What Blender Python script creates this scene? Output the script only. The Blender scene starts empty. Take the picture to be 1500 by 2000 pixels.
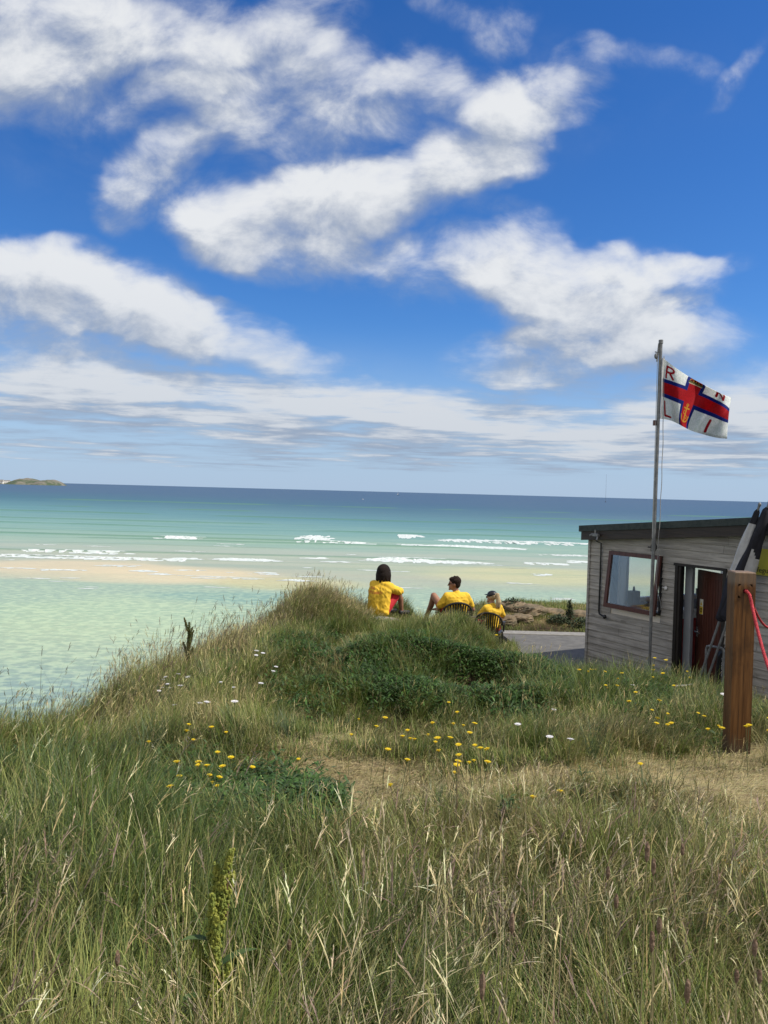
import bpy, math, random
import numpy as np
from mathutils import Vector, Matrix
from mathutils.bvhtree import BVHTree
R = math.radians
random.seed(7); rng = np.random.default_rng(11)
sc = bpy.context.scene
C = sc.collection
EYE = 16.0                       # eye height above the sea; the sea lies at z = 0
# ------------------------------------------------------------------ camera
cam = bpy.data.cameras.new('camera'); cam_o = bpy.data.objects.new('camera', cam); C.objects.link(cam_o)
cam.sensor_fit = 'VERTICAL'; cam.sensor_height = 34.6; cam.lens = 26.0
cam.clip_start = 0.05; cam.clip_end = 90000
PITCH, ROLL = R(-1.52), R(1.53)
CM = Matrix.Rotation(math.pi/2 + PITCH, 3, 'X') @ Matrix.Rotation(ROLL, 3, 'Z')
cam_o.matrix_world = Matrix.Translation((0, 0, EYE)) @ CM.to_4x4()
sc.camera = cam_o
F = 1503.0
def ray(px, py):
    return CM @ Vector(((px-750)/F, (1000-py)/F, -1.0))
def at(px, py, Y):               # point at depth Y (metres north of the viewer)
    d = ray(px, py); return Vector((d.x/d.y*Y, Y, EYE + d.z/d.y*Y))
def ab(px, py):
    d = ray(px, py); return d.x/d.y, d.z/d.y
def sea_pt(px, py):
    a, b = ab(px, py); Y = EYE/(-b); return a*Y, Y
# ------------------------------------------------------------------ view
sc.view_settings.view_transform = 'Standard'; sc.view_settings.look = 'None'
sc.view_settings.exposure = 0.0; sc.view_settings.gamma = 1.0; sc.view_settings.use_curve_mapping = False
sc.cycles.max_bounces = 6; sc.cycles.transparent_max_bounces = 16
sc.cycles.sample_clamp_indirect = 6.0
# ------------------------------------------------------------------ sun
SUN = Vector((0.93, -0.17, 0)).normalized(); SEL = R(50)
sund = Vector((SUN.x*math.cos(SEL), SUN.y*math.cos(SEL), math.sin(SEL)))
sl = bpy.data.lights.new('sun', 'SUN'); sl.energy = 5.0; sl.angle = R(0.6); sl.color = (1.0, 0.94, 0.84)
so = bpy.data.objects.new('sun', sl); C.objects.link(so)
so.rotation_euler = sund.to_track_quat('Z', 'Y').to_euler(); so.location = (20, -10, 60)
# ------------------------------------------------------------------ node helpers
class NB:
    def __init__(s, nt): s.nt = nt; s.n = nt.nodes; s.l = nt.links
    def new(s, t, **k):
        o = s.n.new(t)
        for a, v in k.items(): setattr(o, a, v)
        return o
    def inp(s, sock, v):
        if v is None: return
        if isinstance(v, bpy.types.NodeSocket): s.l.new(v, sock)
        else: sock.default_value = v
    def m(s, op, a, b=None, c=None, clamp=False):
        o = s.new('ShaderNodeMath', operation=op, use_clamp=clamp)
        s.inp(o.inputs[0], a); s.inp(o.inputs[1], b); s.inp(o.inputs[2], c); return o.outputs[0]
    def v(s, op, a, b=None, out=0, scale=None):
        o = s.new('ShaderNodeVectorMath', operation=op)
        s.inp(o.inputs[0], a); s.inp(o.inputs[1], b)
        if scale is not None: s.inp(o.inputs['Scale'], scale)
        return o.outputs[out]
    def sep(s, v):
        o = s.new('ShaderNodeSeparateXYZ'); s.l.new(v, o.inputs[0]); return o.outputs
    def comb(s, x, y, z):
        o = s.new('ShaderNodeCombineXYZ'); s.inp(o.inputs[0], x); s.inp(o.inputs[1], y); s.inp(o.inputs[2], z); return o.outputs[0]
    def noise(s, vec, scale, detail=4, rough=.5, dist=0, col=False, dim='3D'):
        o = s.new('ShaderNodeTexNoise'); o.noise_dimensions = dim
        s.inp(o.inputs['Vector'], vec); o.inputs['Scale'].default_value = scale; o.inputs['Detail'].default_value = detail
        o.inputs['Roughness'].default_value = rough; o.inputs['Distortion'].default_value = dist
        return o.outputs['Color' if col else 'Fac']
    def mix(s, f, a, b, mode='MIX'):
        o = s.new('ShaderNodeMix', data_type='RGBA', blend_type=mode); s.inp(o.inputs[0], f)
        s.inp(o.inputs[6], a if isinstance(a, bpy.types.NodeSocket) or a is None else rgba(a))
        s.inp(o.inputs[7], b if isinstance(b, bpy.types.NodeSocket) or b is None else rgba(b)); return o.outputs[2]
    def ss(s, v, a, b, c=0., d=1.):
        o = s.new('ShaderNodeMapRange', interpolation_type='SMOOTHSTEP'); s.inp(o.inputs[0], v)
        s.inp(o.inputs[1], a); s.inp(o.inputs[2], b); s.inp(o.inputs[3], c); s.inp(o.inputs[4], d); return o.outputs[0]
    def ramp(s, f, stops, interp='LINEAR'):
        o = s.new('ShaderNodeValToRGB'); cr = o.color_ramp; cr.interpolation = interp
        while len(cr.elements) < len(stops): cr.elements.new(1)
        for e, (p, c) in zip(cr.elements, stops): e.position = p; e.color = rgba(c)
        s.l.new(f, o.inputs[0]); return o.outputs[0]
    def mapping(s, vec, loc=(0, 0, 0), rot=(0, 0, 0), scl=(1, 1, 1), t='POINT'):
        o = s.new('ShaderNodeMapping', vector_type=t); s.inp(o.inputs[0], vec)
        o.inputs[1].default_value = loc; o.inputs[2].default_value = rot; o.inputs[3].default_value = scl; return o.outputs[0]
def rgba(c):
    return tuple(c) if len(c) == 4 else (*c, 1.0)
def srgb(r, g, b):
    f = lambda v: (v/255/12.92) if v/255 <= .04045 else ((v/255+.055)/1.055)**2.4
    return (f(r), f(g), f(b))
# ------------------------------------------------------------------ world: Nishita sky with procedural clouds
w = bpy.data.worlds.new('World'); sc.world = w; w.use_nodes = True
nb = NB(w.node_tree); nb.n.clear()
sky = nb.new('ShaderNodeTexSky', sky_type='NISHITA'); sky.sun_disc = False
sky.sun_elevation = SEL; sky.sun_rotation = math.atan2(sund.x, sund.y); sky.ozone_density = 2.2; sky.dust_density = .3; sky.air_density = 1.0; sky.altitude = 20
CL = [ (300,210,430,190,0,.24),(780,270,360,170,-20,.20),(1250,170,330,110,-10,.10),(420,700,380,70,4,.28),  # cloud masses: centre, half sizes (in the photo's pixels at infinity), tilt, weight
 (40,40,210,95,0,1.25),(90,160,170,90,10,.75),(270,60,150,70,10,.85),(470,50,150,60,10,.62),(600,40,95,60,-20,.62),(460,110,110,50,0,.6),
 (340,165,80,40,-15,.75),(430,195,90,50,15,.7),(400,262,100,42,0,.55),(302,320,90,48,-35,.8),(240,395,50,55,-50,.55),
 (680,170,150,60,15,.55),(820,135,80,42,-15,.65),(620,230,120,70,0,.4),
 (920,185,80,45,0,.8),(1050,192,120,52,-12,.75),(1150,118,75,40,-35,.5),(1280,98,110,28,10,.42),(1440,130,70,20,-60,.3),(945,285,95,75,-30,.85),
 (840,350,180,62,-18,1.0),(690,385,170,62,-8,.95),(560,420,180,68,-15,.95),(430,440,100,60,20,.75),(580,500,150,48,5,.7),(680,480,110,46,0,.6),
 (975,50,55,55,60,.5),(865,8,60,30,0,.45),
 (30,550,190,75,4,1.15),(200,560,190,70,10,1.15),(300,600,110,50,20,.8),(170,640,200,42,6,.8),(430,650,140,50,8,.8),(570,705,130,36,12,.6),(80,690,120,34,5,.5),(240,735,180,30,3,.55),
 (890,525,140,72,-5,.75),(1000,500,110,80,0,.9),(1110,560,170,70,10,1.0),(1230,560,150,60,-5,.95),(1340,530,100,26,-12,.55),(1150,625,180,60,5,1.05),(1310,665,130,60,-5,1.0),(1090,705,170,48,-4,.95),(1000,740,90,22,0,.4),
 (40,765,230,74,0,.84),(330,790,300,58,2,.86),(640,808,300,54,2,.84),(930,830,320,50,2,.82),(1230,840,280,58,0,.82),(1460,805,190,80,0,.84),(740,765,110,18,0,.5),(1300,790,180,30,0,.42),
 (200,885,360,20,0,.62),(800,890,360,22,1,.66),(1350,893,280,28,0,.66)]
grp = bpy.data.node_groups.new('cloud_field', 'ShaderNodeTree')
grp.interface.new_socket('Vector', in_out='INPUT', socket_type='NodeSocketVector')
grp.interface.new_socket('Fac', in_out='OUTPUT', socket_type='NodeSocketFloat')
g = NB(grp); gi = g.new('NodeGroupInput').outputs[0]; go = g.new('NodeGroupOutput')
gs = g.sep(gi)
st = g.m('ADD', g.m('MULTIPLY', g.ss(gs[1], .03, .22), .75), .25)            # structures flatten towards the horizon
nv = g.comb(gs[0], g.m('ADD', gs[1], g.m('MULTIPLY', g.m('LOGARITHM', g.m('ADD', g.m('MAXIMUM', gs[1], 0.), .05), math.e), .17)), 0.0)
warp = g.noise(nv, 4.5, 4, .6, col=True)
wv = g.v('SCALE', g.v('SUBTRACT', warp, (.5, .5, .5)), scale=.11)
wv = g.v('MULTIPLY', wv, g.comb(1., st, 0.))
pv = g.v('ADD', gi, wv)
pvs = g.sep(pv); px_n, py_n = pvs[0], pvs[1]; zlast = gs[2]     # the third coordinate only orders the evaluation
acc = None
for (cx, cy, rx, ry, an, wt) in CL:
    a0, b0 = ab(cx, cy)
    q = g.mapping(g.comb(px_n, py_n, zlast if acc is None else acc), (a0, b0, 0), (0, 0, -R(an) - ROLL), (1.38*rx/F, 1.42*ry/F, 1), 'TEXTURE')
    q = g.v('MULTIPLY', q, (1, 1, 0))
    e = g.m('MULTIPLY_ADD', g.v('DOT_PRODUCT', q, q, out=1), -wt, wt, clamp=True)
    acc = e if acc is None else g.m('ADD', acc, g.m('MULTIPLY', e, g.m('SUBTRACT', 1.55, acc, clamp=True)))
n1 = g.noise(nv, 8.5, 9, .61, .3)
ib = g.m('DIVIDE', 1., g.m('ADD', g.m('MAXIMUM', gs[1], 0.), .035))             # low stratus: a flat deck seen in perspective
n2 = g.noise(g.comb(g.m('MULTIPLY', gs[0], g.m('POWER', ib, .8)), g.m('MULTIPLY', ib, .80), 0.), 1.25, 7, .6, .2)
lowg = g.ss(gs[1], .20, .10)
nn = g.m('ADD', g.m('MULTIPLY', g.m('SUBTRACT', n1, .50), g.m('SUBTRACT', 2.25, g.m('MULTIPLY', lowg, 1.5))), g.m('MULTIPLY', g.m('MULTIPLY', g.m('SUBTRACT', n2, .475), 4.2), lowg))
dens = g.m('ADD', acc, g.m('MULTIPLY', nn, g.ss(acc, 0., .35)))
g.l.new(dens, go.inputs[0])
tc = nb.new('ShaderNodeTexCoord').outputs['Generated']
s = nb.sep(tc)
yy = nb.m('MAXIMUM', s[1], .08)
pa = nb.comb(nb.m('DIVIDE', s[0], yy), nb.m('DIVIDE', s[2], yy), 0.0)
def field(vec):
    o = nb.new('ShaderNodeGroup'); o.node_tree = grp; nb.l.new(vec, o.inputs[0]); return o.outputs[0]
d0 = field(pa); pas = nb.sep(pa); d1 = field(nb.comb(nb.m('ADD', pas[0], .012), nb.m('ADD', pas[1], .038), d0))
dm = nb.m('POWER', nb.ss(d0, -.10, 1.50), 1.35)
rear_fill = nb.ss(nb.noise(nb.v('MULTIPLY', tc, (1, 1, 2.5)), 2.2, 6, .55), .36, .52)    # added unseen cloud behind the viewer, thickened to neutralise blue ambient light
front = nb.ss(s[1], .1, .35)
dm = nb.m('ADD', nb.m('MULTIPLY', dm, front), nb.m('MULTIPLY', rear_fill, nb.m('SUBTRACT', 1., front)))
lit = nb.m('SUBTRACT', d0, nb.m('MULTIPLY', d1, .80))
lit = nb.ss(lit, -.30, .80)
elev = nb.ss(s[2], .03, .30)
lowc = nb.mix(lit, (3.7, 4.6, 6.1), (7.4, 7.9, 8.6))
hic = nb.mix(lit, (4.2, 4.9, 6.2), (9.8, 10.0, 10.2))
ccol = nb.mix(elev, lowc, hic)
# colour of the clear sky
skyc = nb.new('ShaderNodeHueSaturation'); skyc.inputs['Saturation'].default_value = 1.30; skyc.inputs['Value'].default_value = 1.0
nb.l.new(sky.outputs[0], skyc.inputs['Color'])
skyg = nb.mix(1.0, skyc.outputs[0], (.84, 1.13, 1.56), 'MULTIPLY')
veil = nb.m('MULTIPLY', nb.ss(s[2], .22, .0), .85)
skyg = nb.mix(veil, skyg, (5.0, 6.6, 9.0))
ccol = nb.mix(front, (10.5, 10.2, 9.8), ccol)  # warm white of the added rear cloud, takes the blue out of shaded faces
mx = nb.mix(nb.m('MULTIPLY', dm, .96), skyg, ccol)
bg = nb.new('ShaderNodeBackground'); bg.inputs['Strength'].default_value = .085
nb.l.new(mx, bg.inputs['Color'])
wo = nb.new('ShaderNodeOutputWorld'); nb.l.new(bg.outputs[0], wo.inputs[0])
w.cycles.sampling_method = 'MANUAL'; w.cycles.sample_map_resolution = 512
# ------------------------------------------------------------------ material helpers
MATS = {}
def mat(name, c1, c2=None, scale=8., rough=.7, bump=0., stretch=(1, 1, 1), detail=5, metal=0., spec=.4, lo=.35, hi=.65, trans=0.):
    if name in MATS: return MATS[name]
    m = bpy.data.materials.new(name); m.use_nodes = True; b = NB(m.node_tree)
    p = b.n['Principled BSDF']; p.inputs['Roughness'].default_value = rough; p.inputs['Metallic'].default_value = metal
    p.inputs['Specular IOR Level'].default_value = spec
    o = b.new('ShaderNodeTexCoord').outputs['Object']
    v = b.mapping(o, scl=stretch); nz = b.noise(v, scale, detail, .6)
    if c2 is None: c2 = tuple(x*.82 for x in c1)
    b.l.new(b.mix(b.ss(nz, lo, hi), c1, c2), p.inputs['Base Color'])
    if bump:
        bn = b.new('ShaderNodeBump'); bn.inputs['Strength'].default_value = bump; bn.inputs['Distance'].default_value = .02
        b.l.new(nz, bn.inputs['Height']); b.l.new(bn.outputs[0], p.inputs['Normal'])
    if trans:
        tr = b.new('ShaderNodeBsdfTranslucent'); b.l.new(p.inputs['Base Color'].links[0].from_socket, tr.inputs[0])
        ms = b.new('ShaderNodeMixShader'); ms.inputs[0].default_value = trans
        b.l.new(p.outputs[0], ms.inputs[1]); b.l.new(tr.outputs[0], ms.inputs[2]); b.l.new(ms.outputs[0], b.n['Material Output'].inputs[0])
    MATS[name] = m; return m
def attr_mat(name, attr='tint', rough=.6, trans=.3, spec=.25):
    if name in MATS: return MATS[name]
    m = bpy.data.materials.new(name); m.use_nodes = True; b = NB(m.node_tree)
    p = b.n['Principled BSDF']; p.inputs['Roughness'].default_value = rough; p.inputs['Specular IOR Level'].default_value = spec
    a = b.new('ShaderNodeAttribute', attribute_name=attr).outputs['Color']
    gz = b.new('ShaderNodeNewGeometry').outputs['Position']
    col = b.mix(b.ss(b.noise(gz, 40., 2, .5), .3, .7), a, b.mix(1., a, (.80, .86, .8), 'MULTIPLY'))
    b.l.new(col, p.inputs['Base Color'])
    if trans:
        tr = b.new('ShaderNodeBsdfTranslucent'); b.l.new(col, tr.inputs[0])
        ms = b.new('ShaderNodeMixShader'); ms.inputs[0].default_value = trans
        b.l.new(p.outputs[0], ms.inputs[1]); b.l.new(tr.outputs[0], ms.inputs[2]); b.l.new(ms.outputs[0], b.n['Material Output'].inputs[0])
    MATS[name] = m; return m
# ------------------------------------------------------------------ object helpers
def tag(o, label=None, cat=None, group=None, kind=None):
    for k, v in (('label', label), ('category', cat), ('group', group), ('kind', kind)):
        if v: o[k] = v
    return o
def thing(name, label, cat, loc=(0, 0, 0), rotz=0., group=None):
    o = bpy.data.objects.new(name, None); C.objects.link(o); o.location = loc; o.rotation_euler = (0, 0, rotz)
    o.empty_display_size = .1
    return tag(o, label, cat, group)
class MB:
    def __init__(s): s.v = []; s.f = []; s.mi = []; s.cur = 0
    def add(s, vs, fs):
        b = len(s.v); s.v += [tuple(v) for v in vs]; s.f += [tuple(i+b for i in f) for f in fs]; s.mi += [s.cur]*len(fs); return s
    def box(s, lo, hi, M=None):
        x0, y0, z0 = lo; x1, y1, z1 = hi
        vs = [Vector(p) for p in ((x0,y0,z0),(x1,y0,z0),(x1,y1,z0),(x0,y1,z0),(x0,y0,z1),(x1,y0,z1),(x1,y1,z1),(x0,y1,z1))]
        if M is not None: vs = [M @ v for v in vs]
        return s.add(vs, [(0,3,2,1),(4,5,6,7),(0,1,5,4),(1,2,6,5),(2,3,7,6),(3,0,4,7)])
    def bbox(s, lo, hi, c=.004, M=None):     # box with chamfered vertical and top edges
        x0, y0, z0 = lo; x1, y1, z1 = hi
        rings = []
        for z, i in ((z0, 0), (z1-c, 0), (z1, c)):
            a, b_, d, e = x0+i, x1-i, y0+i, y1-i
            rings.append([(a+c,d,z),(b_-c,d,z),(b_,d+c,z),(b_,e-c,z),(b_-c,e,z),(a+c,e,z),(a,e-c,z),(a,d+c,z)])
        vs = [Vector(p) for r in rings for p in r]
        if M is not None: vs = [M @ v for v in vs]
        fs = [tuple(range(7, -1, -1)), tuple(range(16, 24))]
        for k in range(2):
            for i in range(8): j = (i+1) % 8; fs.append((k*8+i, k*8+j, k*8+8+j, k*8+8+i))
        return s.add(vs, fs)
    def tube(s, pts, rad, n=8, closed_ends=True):
        pts = [Vector(p) for p in pts]; N = len(pts)
        if not hasattr(rad, '__len__'): rad = [rad]*N
        up = None; vs = []; fs = []
        for i, p in enumerate(pts):
            t = (pts[min(i+1, N-1)] - pts[max(i-1, 0)]).normalized()
            if up is None: up = Vector((0, 0, 1)) if abs(t.z) < .9 else Vector((1, 0, 0))
            a = t.cross(up).normalized(); b_ = a.cross(t).normalized(); up = b_
            for k in range(n):
                th = 2*math.pi*k/n; vs.append(p + (a*math.cos(th) + b_*math.sin(th))*rad[i])
        for i in range(N-1):
            for k in range(n):
                j = (k+1) % n; fs.append((i*n+k, i*n+j, (i+1)*n+j, (i+1)*n+k))
        if closed_ends: fs += [tuple(range(n-1, -1, -1)), tuple(range((N-1)*n, N*n))]
        return s.add(vs, fs)
    def ell(s, c, r, M=None, n=12, m=8, jit=0.):
        vs = [Vector((0, 0, -1))]
        for i in range(1, m):
            ph = -math.pi/2 + math.pi*i/m
            for k in range(n):
                th = 2*math.pi*k/n; vs.append(Vector((math.cos(ph)*math.cos(th), math.cos(ph)*math.sin(th), math.sin(ph))))
        vs.append(Vector((0, 0, 1)))
        if jit: vs = [v*(1+random.uniform(-jit, jit)) for v in vs]
        out = []
        for v in vs:
            q = Vector((v.x*r[0], v.y*r[1], v.z*r[2]))
            if M is not None: q = M @ q
            out.append(q + Vector(c))
        fs = []
        for k in range(n):
            j = (k+1) % n; fs.append((0, 1+j, 1+k)); fs.append((len(vs)-1, 1+(m-2)*n+k, 1+(m-2)*n+j))
            for i in range(m-2): fs.append((1+i*n+k, 1+i*n+j, 1+(i+1)*n+j, 1+(i+1)*n+k))
        return s.add(out, fs)
    def cap(s, p0, r0, p1, r1, n=12):        # closed tapered capsule
        p0, p1 = Vector(p0), Vector(p1); t = (p1-p0); L = t.length; t.normalize()
        pts = []; rr = []
        for k in range(4): a = math.pi/2*(1-k/4); pts.append(p0 - t*r0*math.sin(a)); rr.append(max(r0*math.cos(a), r0*.05))
        pts.append(p0); rr.append(r0); pts.append(p1); rr.append(r1)
        for k in range(1, 5): a = math.pi/2*k/4; pts.append(p1 + t*r1*math.sin(a)); rr.append(max(r1*math.cos(a), r1*.05))
        return s.tube(pts, rr, n)
    def build(s, name, mats, parent=None, smooth=False, label=None):
        me = bpy.data.meshes.new(name); me.from_pydata(s.v, [], s.f)
        mats = mats if isinstance(mats, (list, tuple)) else [mats]
        for m in mats: me.materials.append(m)
        if len(mats) > 1: me.polygons.foreach_set('material_index', s.mi)
        if smooth: me.polygons.foreach_set('use_smooth', [True]*len(me.polygons))
        me.update()
        o = bpy.data.objects.new(name, me); C.objects.link(o)
        if parent is not None: o.parent = parent
        if label: o['label'] = label
        return o
def text_mb(body, size, M, mat_, name, parent, extrude=.002, shear=0.):
    cu = bpy.data.curves.new('t', 'FONT'); cu.body = body; cu.size = size; cu.extrude = extrude; cu.shear = shear
    to = bpy.data.objects.new('t', cu); C.objects.link(to)
    dg = bpy.context.evaluated_depsgraph_get(); me = bpy.data.meshes.new_from_object(to.evaluated_get(dg))
    bpy.data.objects.remove(to); bpy.data.curves.remove(cu)
    me.transform(M); me.name = name; me.materials.clear(); me.materials.append(mat_)
    o = bpy.data.objects.new(name, me); C.objects.link(o); o.parent = parent; return o
def blob(name, mb, m, parent, voxel=.012, it=4, fac=.5):   # one continuous surface from overlapping volumes
    o = mb.build(name, m, None)
    r = o.modifiers.new('r', 'REMESH'); r.mode = 'VOXEL'; r.voxel_size = voxel; r.use_smooth_shade = True
    sm = o.modifiers.new('s', 'SMOOTH'); sm.iterations = it; sm.factor = fac
    dg = bpy.context.evaluated_depsgraph_get(); me = bpy.data.meshes.new_from_object(o.evaluated_get(dg))
    old = o.data; o.modifiers.clear(); o.data = me; bpy.data.meshes.remove(old); me.name = name
    me.polygons.foreach_set('use_smooth', [True]*len(me.polygons))
    if name == 'shirt':          # creases of the loose cotton
        n = len(me.vertices); co = np.empty(n*3); me.vertices.foreach_get('co', co); co = co.reshape(-1, 3); no = np.empty(n*3); me.vertices.foreach_get('normal', no); no = no.reshape(-1, 3)
        ph_ = co[:, 0]*14+co[:, 2]*22+co[:, 1]*9; f_ = fbm(co[:, 0]*9+co[:, 1]*5, co[:, 2]*6+co[:, 1]*4, 1., 3)
        a_ = np.abs(np.sin(ph_*.55+f_*9)); b2_ = np.abs(np.sin((co[:, 0]*10-co[:, 2]*15)*.9+f_*7))
        co = co+no*((.5-a_)*.008+(.5-b2_)*.006)[:, None]; me.vertices.foreach_set('co', co.ravel()); me.update()
    if parent is not None: o.parent = parent
    return o
def np_mesh(name, V, loops, starts, m, colors=None, smooth=False, mats=None, parent=None, attr='tint'):
    me = bpy.data.meshes.new(name); me.vertices.add(len(V)); me.vertices.foreach_set('co', np.ascontiguousarray(V, dtype=np.float32).ravel())
    me.loops.add(len(loops)); me.loops.foreach_set('vertex_index', np.ascontiguousarray(loops, dtype=np.int32))
    me.polygons.add(len(starts)); me.polygons.foreach_set('loop_start', np.ascontiguousarray(starts, dtype=np.int32))
    if smooth: me.polygons.foreach_set('use_smooth', np.ones(len(starts), dtype=bool))
    me.update(calc_edges=True)
    if colors is not None:
        a = me.color_attributes.new(attr, 'FLOAT_COLOR', 'POINT')
        c4 = np.ones((len(V), 4), dtype=np.float32); c4[:, :3] = colors; a.data.foreach_set('color', c4.ravel())
    me.materials.append(m)
    o = bpy.data.objects.new(name, me); C.objects.link(o)
    if parent is not None: o.parent = parent
    return o
def grid_faces(nr, nc):
    i = np.arange((nr-1)*(nc-1)); r = i//(nc-1); c = i % (nc-1); b = r*nc+c
    q = np.stack([b, b+1, b+nc+1, b+nc], 1); return q
# ------------------------------------------------------------------ numpy noise
_perm = rng.random((256, 256))
def vn(x, y):
    xi = np.floor(x).astype(int); yi = np.floor(y).astype(int); fx = x-xi; fy = y-yi
    fx = fx*fx*(3-2*fx); fy = fy*fy*(3-2*fy)
    p = lambda a, b: _perm[a & 255, b & 255]
    return (p(xi, yi)*(1-fx)+p(xi+1, yi)*fx)*(1-fy) + (p(xi, yi+1)*(1-fx)+p(xi+1, yi+1)*fx)*fy
def fbm(x, y, s=1., o=4):
    t = 0; a = .5; n = 0
    for k in range(o): t = t + a*vn(x*s+k*17.3, y*s+k*9.1); n += a; a *= .5; s *= 2.03
    return t/n
def sst(v, a, b):
    t = np.clip((v-a)/(b-a), 0, 1); return t*t*(3-2*t)
def gau(x, y, cx, cy, rx, ry, an=0.):
    c, s_ = math.cos(R(an)), math.sin(R(an)); u = (x-cx)*c+(y-cy)*s_; v = -(x-cx)*s_+(y-cy)*c
    return np.exp(-(u/rx)**2-(v/ry)**2)
def pl_dist(x, y, P):            # distance to a polyline and the side (+ = left of travel)
    best = np.full(x.shape, 1e9); side = np.zeros(x.shape)
    for (ax, ay), (bx, by) in zip(P[:-1], P[1:]):
        dx, dy = bx-ax, by-ay; L2 = dx*dx+dy*dy
        t = np.clip(((x-ax)*dx+(y-ay)*dy)/L2, 0, 1); d = np.hypot(x-ax-t*dx, y-ay-t*dy)
        cr = dx*(y-ay)-dy*(x-ax); m_ = d < best-1e-9; side = np.where(m_, np.sign(cr), side); best = np.minimum(best, d)
    return best*side
EDGE = [(-60,-8),(-14,1.5),(-6,4.3),(-3.3,4.75),(-2.45,5.5),(-2.1,6.9),(-1.88,8.2),(-1.62,9.8),(-1.36,11.4),(-1.0,12.8),(-.2,13.6),(.55,14.7),(1.2,16.2),(1.9,18.6),(2.5,20.6),(4.2,21.5),(8,22.5),(40,26)]
PATH = [(2.7,18.4),(2.62,15.6),(2.55,13.9),(2.75,12.7),(3.35,11.3),(4.0,9.9),(5.0,8.0),(8,2.5),(20,-18)]
PZ = -3.02
def terr(x, y):
    x = np.asarray(x, float); y = np.asarray(y, float)
    n = fbm(x, y, .9, 4)-.5
    z = -1.60 - .035*np.clip(y, 0, 40) + .02*np.clip(-y, 0, 40)
    z = z + n*.26 + (fbm(x+40, y, 4., 3)-.5)*.05
    z += .30*gau(x, y, -1.02, 11.9, .75, .9) + .08*gau(x, y, 1.0, 11.2, 1.5, 1.2)
    z += .12*gau(x, y, .95, 9.7, .9, .9) + .16*gau(x, y, .15, 8.3, .85, .75) - .27*gau(x, y, .6, 6.1, 1.5, .6) - .13*gau(x, y, -.48, 8.7, .22, 1.6, -10) + .10*gau(x, y, -1.15, 9., .45, 1.3)
    z += .16*gau(x, y, 2.9, 8.2, 1.3, .8)
    z -= .50*sst(x, 1.0, 2.5)*sst(y, 8.8, 11.)*sst(y, 16.8, 15.5) + .12*sst(y, 9.5, 12)*sst(y, 16, 13)*sst(x, -.9, -.1)
    rs_ = sst(x, 1.3, 2.4); z -= rs_*(.34*sst(y, 5.9, 8.2) + .25*sst(y, 8.3, 10.)*sst(y, 16.8, 15.5)) + .16*sst(x, 2.9, 4.0)*sst(y, 6, 8)
    z -= .20*gau(x, y, -2.35, 6.1, .9, .9) + .14*gau(x, y, -2.1, 7.2, .6, .5) + .10*gau(x, y, -1.3, 10.6, .6, 1.0)
    z -= .45*gau(x, y, .95, 7.5, .36, .30, 15) - .20*gau(x, y, .9, 8.1, .6, .28, 10) + .40*gau(x, y, 1.75, 9.6, .45, 1.5, -30)
    z -= .10*gau(x, y, -.35, 4.9, .8, .6)
    z -= .1*gau(x, y, 3.7, 7.3, 1., .8)
    # shelf on which the chairs stand
    m = sst(y, 12.75, 13.5)*sst(x, .35, .85); z = z*(1-m) + m*(-2.74 - .36*sst(x, 1.5, 2.2) + n*.05)
    # path hollow
    d = pl_dist(x, y, PATH); inside = sst(d, -.55, .12)*sst(y, 18.6, 17.2)
    z = z*(1-inside) + inside*(PZ-.06)
    # bank beyond the path
    bk = sst(y, 17.3, 18.3)*sst(x, .8, 2.2); z = z*(1-bk) + bk*(-2.99 + n*.22 + .20*gau(x, y, 3.4, 19.2, .9, .9) - .05*(x-4).clip(0, 20))
    e = pl_dist(x, y, EDGE)
    e = np.clip(e + (fbm(x, y+70, 1.1, 3)-.5)*.35, 0, None)
    z -= np.sqrt(e*e+.25)*1.15-.575
    return EYE + np.maximum(z, -19.)
def hit(px, py, h=0., y0=1.5):   # the ground point (raised by h) seen at a place
    a, b = ab(px, py); Y = np.arange(y0, 26, .02); Z = EYE+b*Y; T = terr(a*Y, Y)+h
    k = np.argmax(Z < T); return (a*Y[k], Y[k], T[k]-h)
# vegetation fields (what grows where)
def f_bare(x, y):
    b = 1.2*gau(x, y, -.28, 4.8, .68, .40) + .85*gau(x, y, .85, 4.6, .45, .20) + 1.3*gau(x, y, 2.3, 4.65, .74, .62, -12) + .7*gau(x, y, 2.8, 5.6, .45, .25)
    b += .45*gau(x, y, -.45, 6.0, .35, 1.1, 10)
    b += .6*gau(x, y, -.42, 9.3, .16, 1.6, -12)
    return np.clip(b + (fbm(x+9, y, 2.6, 3)-.5)*1.3*(b > .1), 0, 1)
def f_low(x, y):                # trodden, grazed-down places in front of and around the bare patches
    l = .9*gau(x, y, -.25, 4.3, .8, .6) + .85*gau(x, y, .95, 4.2, .6, .45) + 1.0*gau(x, y, 2.2, 3.95, 1.0, 1.05) + .6*gau(x, y, -.4, 6.3, .6, 1.3) + .5*gau(x, y, .4, 5.6, 1.2, .6) + .5*gau(x, y, -.42, 9., .3, 1.6, -12) + .5*gau(x, y, 2.7, 5.8, .8, .5) + .75*gau(x, y, .85, 6.9, .6, .5)
    return np.clip(l, 0, 1)
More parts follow.
